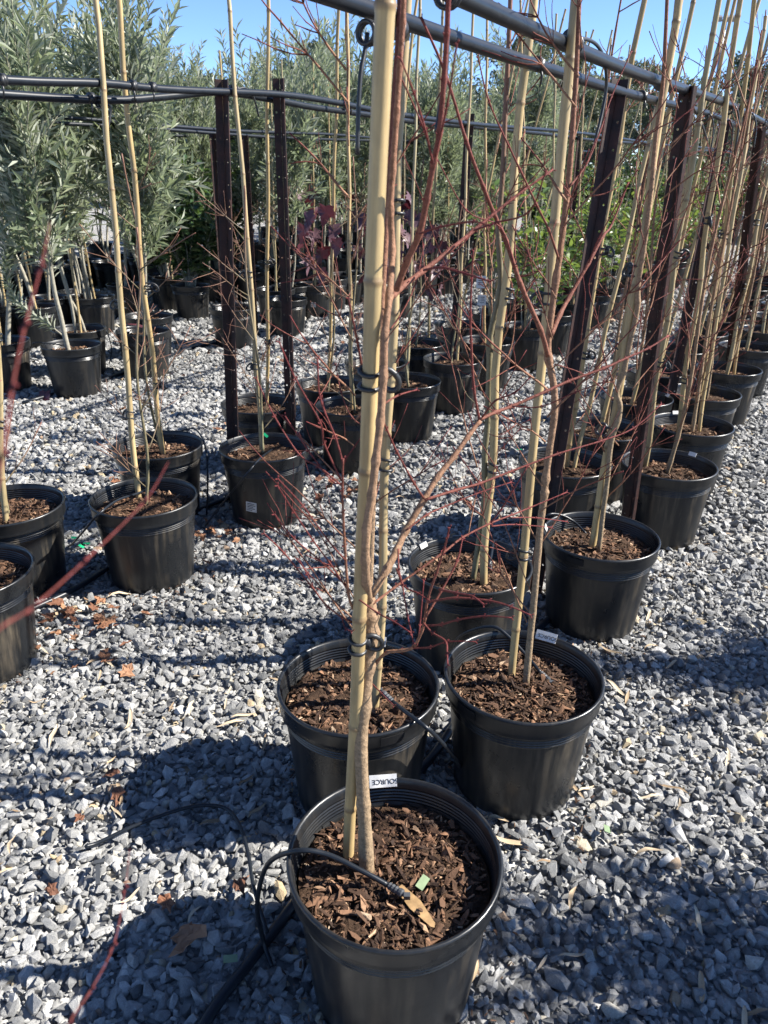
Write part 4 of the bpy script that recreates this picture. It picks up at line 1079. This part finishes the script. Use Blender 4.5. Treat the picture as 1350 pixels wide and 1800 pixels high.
def strap(name_parent, pts, rad=.0042, flat=None):
    mb = MB(); P = spline(pts, 5); o0 = Vector(P[0]); v, f = tube([p-o0 for p in P], rad, 7); mb.add(v, f)
    r = .0205
    for dx in (-.006, .006):
        c = Vector((AL.x*dx, AL.y*dx, 0)); v, f = ring(c, AL, .0178, .0040, 16, 6); mb.add(v, f)
    return link('rail_strap', mb.mesh('rail_strap', M['rubber'], True), loc=o0)
def band_px(px, py, c, lab):
    p = at_bed(px, py, c); mb = MB(); a = AL*.009
    v, f = tube([-a, -a*.9, a*.9, a], [.0165, .0185, .0185, .0165], 16); mb.add(v, f)
    v, f = box(Vector((.006, -.018, -.004)), .016, .014, .026); mb.add(v, f)
    v, f = tube([Vector((.006, -.02, -.012)), Vector((.010, -.026, -.03)), Vector((.006, -.024, -.055))], [.004, .0035, .002], 6); mb.add(v, f)
    o = link('rail_clip', mb.mesh('rail_clip', M['rubber'], True), loc=p); tag(o, lab, 'clip', 'black clips wrapped round the rails'); return o
for x, y, c, lab in ((700, 52, -.835, 'black clip on the inner rail beside the thick front stake'), (945, 113, -.835, 'black clip on the inner rail beside the greenish stake'), (1003, 68, -.64, 'black clip on the outer rail at the bark chip stake'), (1128, 168, -.835, 'black clip on the inner rail at the first dark post'), (1160, 148, -.64, 'black clip on the outer rail at the slim maple stake'),
                     (160, 172, -2.52, 'black clip on the lower second row rail at the first stake'), (234, 150, -2.44, 'black clip on the upper second row rail at the second stake'), (268, 153, -2.44, 'lone black clip on the upper second row rail between stakes'), (4, 140, -2.44, 'black clip on the upper second row rail at its visible end'), (408, 158, -2.52, 'black clip on the second row rails at the dark post'), (609, 187, -2.52, 'black clip on the second row rails behind the thick stake'), (735, 208, -2.52, 'black clip on the second row rails beyond the thick stake'), (825, 212, -2.52, 'black clip on the second row rails at the single post')):
    band_px(x, y, c, lab)
def strap_px(pxs, c, lab, first):
    pts = [at_bed(x, y, c) for x, y in pxs]; o = strap(None, pts); tag(o, lab, 'strap', 'rubber straps tying stakes to the rails'); return o
strap_px([(1008, 78), (1025, 68), (1048, 78), (1062, 105), (1066, 150), (1058, 200), (1044, 258)], -.64, 'long black rubber strap drooping from the outer rail beside the bark chip stake', 0)
strap_px([(1168, 146), (1190, 158), (1212, 178), (1232, 215), (1243, 246)], -.64, 'black rubber strap drooping over the notched dark post', 0)
strap_px([(646, 58), (641, 92), (634, 130), (630, 190), (628, 272)], -.83, 'black rubber strap hanging straight down behind the thick front stake', 0)
strap_px([(787, -10), (786, 60), (783, 130), (774, 190), (767, 232)], -.62, 'thick black strap end hanging in front of the outer rail', 0)
strap_px([(176, 180), (192, 186), (194, 200), (188, 235)], -2.5, 'black rubber strap knotted round the second row rail at the first stake', 0)
strap_px([(412, 158), (432, 155), (446, 172), (455, 205)], -2.5, 'black rubber strap looping off the second row rail near the dark post', 0)
strap_px([(608, 182), (616, 188), (618, 202)], -2.5, 'short rubber strap on the second row rail behind the thick stake', 0)
strap_px([(732, 206), (738, 212), (742, 224)], -2.5, 'short rubber strap with pointed tail on the second row rail', 0)
for i, s in enumerate((4.0, 4.6, 5.3, 6.0, 6.7, 7.4, 8.3, 9.2)):
    for c in (-.64, -.835):
        p = bed(c, s+random.uniform(-.1, .1), 1.815); o = strap(None, [p, p+Vector((.02, -.02, .01)), p+Vector((.05, -.01, -.05)), p+Vector((.06, 0, -.05-random.uniform(.05, .18)))])
        tag(o, 'rubber strap on the rails further along the first row', 'strap', 'rubber straps tying stakes to the rails')

# ------------------------------------------------------------------ irrigation
def hose(name, pts, rad, lab, grp=None, m='pipe', cat='hose', sides=10):
    mb = MB(); P = spline(pts, 6); o0 = Vector(P[0]); v, f = tube([p-o0 for p in P], rad, sides); mb.add(v, f)
    o = link(name, mb.mesh(name, M[m], True), loc=o0); tag(o, lab, cat, grp); return o
def dripper(parent, p, d):
    d = Vector(d).normalized(); mb = MB(); mb2 = []
    p = Vector(p); prof = [(0, .0045), (.004, .0075), (.008, .0060), (.012, .0078), (.016, .0060), (.020, .0078), (.024, .0060), (.028, .0078), (.034, .0078), (.036, .0045), (.042, .0045)]
    v, f = tube([p+d*a for a, _ in prof], [r for _, r in prof], 10); mb.add(v, f)
    v, f = box(p+d*.045, .012, .010, .009); mb.add(v, f)
    return sub('dripper', mb.mesh('dripper', M['grip']), parent)
h = hose('drip_tube', [at_z(478, 1700, .012), at_z(462, 1650, .05), at_z(452, 1590, .17), at_z(470, 1520, .30), at_z(520, 1496, .371), at_z(575, 1502, .366), at_z(640, 1533, .345), at_z(682, 1556, .325)], .0052, 'black drip tube arching over the front pot rim to a ribbed dripper')
pp = at_z(682, 1556, .325); q = at_z(724, 1580, .330); dripper(h, pp-h.location, q-pp)
h = hose('drip_tube', [at_z(808, 1348, .10), at_z(798, 1330, .20), at_z(770, 1298, .31), at_z(748, 1278, .366), at_z(715, 1253, .36), at_z(690, 1233, .345)], .0052, 'black drip tube crossing the tagged pot rim behind the front pot')
pp = at_z(690, 1233, .345); q = at_z(662, 1207, .36); dripper(h, pp-h.location, q-pp)
h = hose('drip_tube', [at_z(790, 1190, .05), at_z(800, 1130, .25), at_z(830, 1108, .33), at_z(868, 1102, .368), at_z(895, 1120, .352), at_z(925, 1152, .32), at_z(950, 1182, .31)], .0048, 'black drip tube looping behind the bark chip pot and onto its mulch')
pp = at_z(950, 1182, .312); q = at_z(975, 1205, .306); dripper(h, pp-h.location, q-pp)
h = hose('drip_tube', [at_z(935, 1010, .10), at_z(950, 930, .30), at_z(962, 906, .368), at_z(985, 905, .36), at_z(1010, 918, .33), at_z(1030, 938, .31)], .0048, 'black drip tube entering the slim maple pot over its left rim')
h = hose('drip_tube', [at_z(868, 950, .36), at_z(862, 985, .35), at_z(858, 1000, .33)], .0048, 'short black drip tube rising beside the greenish stake')
pp = at_z(862, 985, .35); dripper(h, pp-h.location, Vector((0, -.1, -1)))
h = hose('drip_tube', [at_z(120, 960, .01), at_z(128, 955, .06), at_z(150, 930, .25), at_z(172, 905, .366), at_z(205, 880, .37), at_z(240, 868, .345), at_z(255, 862, .33)], .0045, 'grey black drip tube bowed over the left rim of a sapling pot')
pp = at_z(255, 862, .33); dripper(h, pp-h.location, Vector((.6, .3, -.3)))
h = hose('drip_tube', [at_z(360, 925, .02), at_z(395, 880, .14), at_z(430, 838, .32), at_z(455, 808, .372), at_z(478, 790, .345)], .0042, 'pale lit drip tube rising diagonally into the stickered sapling pot')
h = hose('drip_tube', [at_z(363, 905, .02), at_z(365, 860, .15), at_z(362, 790, .33), at_z(345, 756, .37), at_z(320, 757, .35), at_z(300, 770, .33)], .0042, 'thin drip tube curling into the pot behind the bowed tube pot')
h = hose('drip_tube', [at_z(150, 625, .05), at_z(57, 632, .02), at_z(55, 610, .3), at_z(62, 602, .366), at_z(80, 603, .36), at_z(118, 608, .33)], .0045, 'drip tube entering the bent trunk olive pot')
h = hose('drip_tube', [at_z(192, 640, .1), at_z(196, 610, .2), at_z(180, 572, .368), at_z(150, 570, .34)], .0045, 'drip tube hanging off the rim of the two stemmed olive pot')
hose('drip_tube', [at_z(150, 1488, .03), at_z(175, 1480, .022), at_z(235, 1452, .03), at_z(300, 1428, .03), at_z(350, 1416, .03), at_z(395, 1420, .03), at_z(420, 1448, .035), at_z(436, 1500, .04), at_z(446, 1560, .04), at_z(470, 1640, .03)], .0048, 'thin black drip tube curving over the shaded gravel beside the front pots')
mb = MB(); v, f = box((0, 0, 0), .062, .010, .006); mb.add(v, f); v, f = box((-.028, .004, .003), .010, .022, .008); mb.add(v, f)
o = link('tube_peg', mb.mesh('tube_peg', M['grip']), loc=at_z(172, 1535, .026)); o.rotation_euler = (0, .1, math.radians(-72)); tag(o, 'small black plastic tube peg lying on sunlit gravel', 'peg')
hose('irrigation_pipe', [at_z(330, 1850, .02), at_z(385, 1760, .02), at_z(440, 1690, .02), at_z(490, 1625, .02), at_z(540, 1560, .015), at_z(640, 1440, .015), at_z(760, 1330, .015), at_z(860, 1180, .015), bed(-.72, 2.6, .015), bed(-.72, 3.6, .015), bed(-.72, 6, .015), bed(-.72, 12, .015)], .0125, 'thick black irrigation pipe on the gravel under the first row', 'ground irrigation pipes', cat='pipe')
hose('irrigation_pipe', [at_z(-80, 1130, .015), at_z(45, 1075, .02), at_z(130, 1036, .02), at_z(190, 998, .015), at_z(330, 905, .015), bed(-2.48, 3.2, .015), bed(-2.48, 5, .015), bed(-2.48, 9, .015)], .0115, 'thick black irrigation pipe on the gravel under the second row', 'ground irrigation pipes', cat='pipe')
hose('irrigation_pipe', [at_z(40, 708, .015), at_z(190, 665, .015), at_z(296, 626, .02), at_z(345, 610, .02), at_z(450, 590, .015), at_z(560, 562, .02), at_z(640, 543, .02), at_z(760, 515, .015)], .0125, 'thick black irrigation pipe on the gravel in front of the olives', 'ground irrigation pipes', cat='pipe')

# ------------------------------------------------------------------ litter
def lay(name, me, p, L, lab, cat, grp, tilt=.12):
    o = link(name, me, loc=p); s = L; o.scale = (s, s, s); o.rotation_euler = (random.gauss(0, tilt), random.gauss(0, tilt), random.uniform(0, 6.28)); tag(o, lab, cat, grp); return o
lr = random.Random(9)
strips = [(395, 1240), (430, 1258), (300, 1240), (215, 1390), (210, 1430), (190, 1330), (90, 1285), (20, 1480), (460, 1300), (400, 1275), (425, 1480), (380, 1440), (235, 1570), (345, 1600), (1140, 1080), (1035, 1240), (1080, 1215), (1110, 1225), (1140, 1395), (1185, 1380), (1145, 1500), (1190, 1410), (1020, 1380), (1010, 1570), (955, 1690), (1010, 1680), (1230, 1620), (1240, 1730), (1310, 1790), (1080, 1150), (1180, 1160), (820, 1720), (790, 1640), (330, 1235), (150, 1075), (175, 1055), (210, 1050), (100, 1085), (190, 1160), (310, 1090), (400, 1220), (230, 1260), (170, 1190), (870, 1440), (905, 1480), (890, 1420), (1270, 1330), (1300, 1210), (1230, 960), (1205, 880), (700, 870), (760, 1060), (720, 1080), (440, 1380), (460, 1430)]
for x, y in strips:
    lay('leaf_strip', STRIPS[lr.randrange(5)], at_z(x+lr.uniform(-8, 8), y+lr.uniform(-8, 8), .016), lr.uniform(.045, .095), 'narrow dry straw coloured leaf lying on the gravel', 'leaf', 'dry leaf strips on the gravel')
for i in range(70):
    x = lr.uniform(-2.0, 1.9); y = lr.uniform(1.0, 6.0)
    lay('leaf_strip', STRIPS[lr.randrange(5)], Vector((x*(.5+y*.22), y, .016)), lr.uniform(.035, .08), 'narrow dry straw coloured leaf lying on the gravel', 'leaf', 'dry leaf strips on the gravel')
brown = [(85, 1100), (95, 1110), (125, 1080), (160, 1070), (180, 1100), (205, 1065), (175, 1085), (130, 1095), (110, 1072), (230, 1175), (180, 1165), (205, 1155), (60, 1125), (375, 935), (385, 945), (350, 940), (360, 990), (400, 930), (205, 840), (198, 835), (210, 845), (195, 1360), (205, 1400), (140, 1440), (95, 1560), (430, 1545), (420, 1555), (290, 1585), (590, 850), (600, 842), (575, 860), (560, 880), (820, 885), (815, 875), (395, 750), (380, 760), (285, 740), (215, 720), (320, 660), (370, 625), (600, 600), (620, 560), (500, 640), (560, 720), (340, 1640), (1000, 1000), (990, 1030), (1255, 835)]
brown += [(lr.gauss(150, 45), lr.gauss(1095, 28)) for _ in range(22)]+[(lr.gauss(385, 25), lr.gauss(938, 10)) for _ in range(10)]+[(lr.gauss(590, 25), lr.gauss(855, 12)) for _ in range(8)]
for x, y in brown:
    lay('fallen_leaf', BROWNS[lr.randrange(5)], at_z(x+lr.uniform(-6, 6), y+lr.uniform(-6, 6), .022), lr.uniform(.020, .040), 'crumpled brown maple leaf lying on the gravel', 'leaf', 'crumpled brown leaves on the gravel', .35)
o = lay('fallen_leaf', BROWN_ME, at_z(330, 1650, .03), .06, 'large dark brown leaf lying in the shade beside the front pot', 'leaf', None, .15); o.rotation_euler = (0.2, .1, 2.8)
lf = link('fallen_leaf', REDLEAF_ME, loc=at_z(250, 575, .366)); lf.scale = (.12,)*3; lf.rotation_euler = (.3, .2, 1.5); tag(lf, 'maroon maple leaf caught on an olive pot rim', 'leaf')
lf = link('fallen_leaf', REDLEAF_ME, loc=at_z(80, 688, .05)); lf.scale = (.15,)*3; lf.rotation_euler = (-.9, .3, 2.6); tag(lf, 'curled pink grey leaf leaning beside the bent trunk olive pot', 'leaf')
mb = MB(); v, f = box((0, 0, 0), .030, .016, .0012); mb.add(v, f); TAPE = mb.mesh('tape', M['greentape'])
mb = MB(); v, f = box((0, 0, 0), .022, .010, .0012); mb.add(v, f); EMER = mb.mesh('tape', M['emerald'])
for p, r, lab in ((at_z(743, 1551, .318), (.25, -.1, 1.0), 'pale green tape scrap on the bark mulch of the front pot'), (at_z(1067, 1457, .03), (.3, .2, 1.4), 'pale green tape scrap on the gravel right of the pots'), (at_z(405, 1685, .03), (.2, .1, .2), 'pale green tape scrap on the shaded gravel')):
    o = link('tape_scrap', TAPE, loc=p); o.rotation_euler = r; tag(o, lab, 'tape')
for p, r in ((at_z(131, 945, .025), (.3, .2, .3)), (at_z(143, 960, .025), (.1, .3, -.4)), (at_z(152, 955, .025), (.2, .1, .1))):
    o = link('tape_scrap', EMER, loc=p); o.rotation_euler = r; o.scale = (1.3,)*3; tag(o, 'emerald green tape scrap on the gravel between the second row pots', 'tape', 'emerald tape scraps on the gravel')
o = link('tape_scrap', EMER, loc=at_z(220, 857, .325)); tag(o, 'emerald green tape scrap on the mulch in the bowed tube pot', 'tape')
o = link('tape_scrap', EMER, loc=at_z(915, 790, .02)); o.scale = (2, 1, 1); tag(o, 'emerald green tape scrap on the gravel behind the greenish stake', 'tape')
o = link('tape_scrap', EMER, loc=at_z(467, 765, .40)); o.rotation_euler = (1.5, .8, .3); o.scale = (1.2,)*3; tag(o, 'emerald green tape flag on the stake of the stickered sapling pot', 'tape')
mb = MB(); v = [(-.05, -.008, 0), (.0, -.013, .004), (.05, -.005, .002), (.055, .0, 0), (.05, .006, .002), (0, .013, .004), (-.05, .008, 0)]; mb.add(v, [(0, 1, 5, 6), (1, 2, 4, 5), (2, 3, 4)]); 
o = link('dry_leaf', mb.mesh('dry_leaf', M['tan'], True), loc=at_z(730, 1592, .314)); o.rotation_euler = (.1, .05, math.radians(-52)); tag(o, 'long tan leaf lying under the dripper on the front pot mulch', 'leaf')
def plant_tag(px, py, z, lab):
    p = at_z(px, py, z); mb = MB(); v, f = box((0, 0, -.06), .004, .001, .16); mb.add(v, f); root = link('plant_tag', mb.mesh('plant_tag', M['white']), loc=p); tag(root, lab, 'tag', 'white tags hanging in the plants')
    c = MB(); v, f = box((0, -.001, .05), .062, .001, .075); c.add(v, f); cd = sub('card', c.mesh('card', M['white']), root)
    w = MB()
    for i in range(4): v, f = box((0, -.002, .072-i*.013), .045-.008*(i % 2), .0005, .004); w.add(v, f)
    sub('print', w.mesh('print', M['ink']), root)
plant_tag(846, 540, .62, 'white printed plant tag on a stick behind the single dark post')
plant_tag(845, 510, .85, 'white printed plant tag higher up behind the single dark post')

# ------------------------------------------------------------------ bed out of frame on the right: its leaves throw the dappled shade
SPARSE = [olive_meshes(330+i, 1.75, 20, 0.62, .8) for i in range(2)]
for i, (x, y, kind) in enumerate(((2.35, 1.12, 0), (2.7, 1.72, 2), (3.1, 2.38, 1), (3.4, 3.0, 2), (3.75, 3.6, 2), (4.1, 4.2, 2), (4.5, 4.9, 2), (4.9, 5.6, 2))):
    if kind < 2:
        potted('potted_olive', Vector((x, y, 0)), SPARSE[kind], ('trunk', 'branches', 'foliage'), 'small sparse olive tree in the row beyond the open gravel aisle', 'olive tree', 'plants across the aisle', False, i)
    else:
        potted('potted_sapling', Vector((x, y, 0)), SLIMS[i % 4], ('trunk', 'branches'), 'slim bare sapling in the row beyond the open gravel aisle', 'potted tree', 'plants across the aisle', False, i)
# near maple whose twigs reach into view
FX = Vector((-.85, .10, 0))
F_ = empty('potted_maple', FX); tag(F_, 'bare maple whose blurred red twigs reach in front of the second row', 'potted tree')
pot_parts(F_, False, 2); sub('trunk', SLIMS[1][0], F_)
def reach(px, y0, y1, r0, r1, z):
    pts = traced(px, y0, y1); end = FX+Vector((0, 0, z)); q = pts[-1]; pts += [q.lerp(end, t) for t in (.06, .14, .26, .42, .62, .82, 1.0)]
    branch_obj(F_, [(pts, 0, 0, r0, r1, 1, .7)])
reach([(88, 392), (72, 470), (45, 570), (22, 680), (5, 800), (-40, 1000), (-160, 1400)], .40, .16, .00042, .0012, .9)
reach([(296, 812), (255, 880), (150, 985), (60, 1065), (-20, 1120), (-200, 1300)], .42, .16, .00040, .0012, .8)
reach([(228, 1492), (220, 1560), (200, 1660), (160, 1740), (120, 1800), (40, 1950)], .42, .2, .00040, .0012, .5)

# ------------------------------------------------------------------ distance
def gum_meshes(seed, H, W, nclump, nleaf, leaf):
    r = np.random.default_rng(seed); tr = MB(); B = []; D = []; NN = []
    P = [Vector((r.normal(0, .15)*i/5, r.normal(0, .15)*i/5, H*.75*i/6)) for i in range(7)]
    add_branch(tr, spline(P, 3), H*.022, H*.007, 0, 1, 8, False)
    for c in range(nclump):
        a = r.uniform(0, 6.28); t = r.uniform(.28, 1.0); rr = W*math.sin(math.pi*min(t*.85+.1, 1))**.6*math.sqrt(r.random())
        ctr = Vector((rr*math.cos(a), rr*math.sin(a), H*t*.94)); i = min(int(t*.62*6), 5)
        add_branch(tr, twig_path(P[i], (ctr-P[i]), (ctr-P[i]).length, r, 5, .25, 0), H*.006, H*.0015, .3, 1, 4, False)
        rad = r.uniform(.12, .24)*W*1.1
        for k in range(nleaf//nclump):
            v = Vector(r.normal(0, 1, 3)); v.normalize(); p = ctr+Vector((v.x, v.y, v.z*.7))*rad*r.random()**.45
            B.append(tuple(p)); D.append(tuple(Vector(r.normal(0, 1, 3))+Vector((0, 0, -.7)))); NN.append(tuple(r.normal(0, 1, 3)))
    k = len(B); L = leaf*np.clip(r.normal(1, .3, k), .4, 1.7)
    V, F = leaf_block(B, D, NN, L, L*.42); lf = MB(); lf.add(V, F.tolist(), np.repeat(r.beta(1.6, 2, k), 4))
    return tr.mesh('trunk', M['gumbark'], True), lf.mesh('crown', M['gum'])
GUMS = [gum_meshes(700+i, 11, 4.6+.4*i, 34, 6500, .34) for i in range(4)]
def far_tree(px, ytop, dist, k, lab, grp, wscale=1.0):
    top = at_y(px, ytop, dist); root = empty('gum_tree', (top.x, top.y, 0)); tag(root, lab, 'tree', grp)
    for nm, me in zip(('trunk', 'crown'), GUMS[k % 4]):
        o = sub(nm, me, root); s = top.z/11; o.scale = (s*wscale, s*wscale, s); o.rotation_euler = (0, 0, k*1.3)
GT = 'gum trees along the far boundary'
for i, (x, y, d, ws) in enumerate(((-40, 105, 46, 1), (45, 75, 52, .9), (165, 40, 48, .8), (232, 50, 50, .8), (300, 108, 55, 1), (380, 120, 60, 1), (560, 60, 46, .62), (520, 100, 58, .9), (640, 190, 80, 1.2), (905, 62, 48, 1.0), (965, 50, 46, 1.05), (1050, 78, 48, .95), (1112, 88, 46, .95), (1240, 150, 60, .8), (1340, 80, 50, .9), (1410, 70, 52, 1), (1180, 190, 75, 1.2), (1290, 175, 72, 1.1), (820, 215, 90, 1.5), (720, 222, 95, 1.6), (450, 150, 70, 1.2))):
    far_tree(x, y, d, i, 'tall grey green gum tree standing beyond the nursery rows', GT, ws)
for i in range(40):
    x = -10+i*1.0; far = 29+random.uniform(-2, 5)
    root = empty('gum_tree', (x, far, 0)); tag(root, 'low bushy gum in the dark band behind the nursery', 'tree', 'low trees along the far boundary')
    for nm, me in zip(('trunk', 'crown'), GUMS[i % 4]):
        o = sub(nm, me, root); s = random.uniform(.26, .40); o.scale = (s, s, s); o.rotation_euler = (0, 0, i)
for i in range(20):
    p = Vector((4.5+i*.62, 21.5+random.uniform(-.5, .5)-i*.08, 0))
    potted('potted_shrub', p, YELLOWS[i % 3], ('stems', 'foliage'), 'yellow green shrub in the bright far hedge line', 'potted shrub', 'yellow green shrubs in the far line', False, i)
for i in range(18):
    p = Vector((.8+i*.55, 16.5+(i % 2)*.8+i*.16, 0)); potted('potted_shrub', p, DARKS[i % 3], ('stems', 'foliage'), 'dark green shrub in the line between the olives and the yellow hedge', 'potted shrub', 'dark shrubs beyond the green row', False, i)
mb = MB(); sr = np.random.default_rng(77); pr = [hull(9, sr) for _ in range(6)]
for c, cnt in ((R1[0], 130), (R1[1], 90), (L1[0], 60), (L1[1], 60), (R1[2], 60), (R2[1], 110), (R2[2], 80), (R2[0], 60), (L2[0], 50)):
    for k in range(cnt):
        a = sr.uniform(0, 6.28); d = .175+abs(sr.normal(0, .07)); L = sr.uniform(.004, .014); Rm = Euler((sr.normal(0, .4), sr.normal(0, .4), sr.uniform(0, 6.28))).to_matrix()
        v, f = pr[k % 6]; o3 = Vector((c.x+d*math.cos(a), c.y+d*math.sin(a), .016)); mb.add([tuple(Rm @ Vector((q[0]*L, q[1]*L*.4, q[2]*L*.3))+o3) for q in v], f, float(sr.beta(1.6, 2)))
tag(link('spilled_bark', mb.mesh('spilled_bark', M['chip'])), 'crumbs of bark mulch spilled on the gravel round the pots', 'bark', kind='stuff')
# bare potted rows between
for i in range(14):
    p = bed(-4.9-.4*(i % 2), 16+i*.55); potted('potted_shrub', p, LIMES[i % 4], ('stems', 'foliage'), 'bright green shrub in the far part of the olive row', 'potted shrub', 'green shrubs at the end of the olive row', False, i)
for i in range(26):
    p = bed(-2.6-1.9*(i % 2), 15+i*.45); stake_between(Vector((p.x, p.y, .05)), p+Vector((random.uniform(-.1, .1), 0, 1.8)), CANES[i % 6], random.uniform(2.0, 2.6), 'distant thin bamboo stake beyond the green shrubs', 'far bamboo stakes', rscale=.9)
# floodlight pole
top = at_y(1276, 36, 70); root = empty('floodlight_pole', (top.x, top.y, 0)); tag(root, 'tall thin floodlight pole with a lamp cluster far beyond the rows', 'light pole')
mb = MB(); v, f = tube([(0, 0, 0), (0, 0, top.z*.6), (0, 0, top.z)], [.16, .12, .09], 10); mb.add(v, f); sub('pole', mb.mesh('pole', M['lamp'], True), root)
mb = MB(); v, f = box((0, 0, top.z), 1.4, .12, .12); mb.add(v, f); sub('crossarm', mb.mesh('crossarm', M['lamp']), root)
mb = MB(); v, f = box((0, 0, 0), .42, .3, .34, Euler((.6, 0, 0)).to_matrix()); mb.add(v, f); fm = mb.mesh('floodlight', M['lamp'])
for dx in (-.62, 0, .62): sub('floodlight', fm, root, (dx, -.15, top.z+.1))
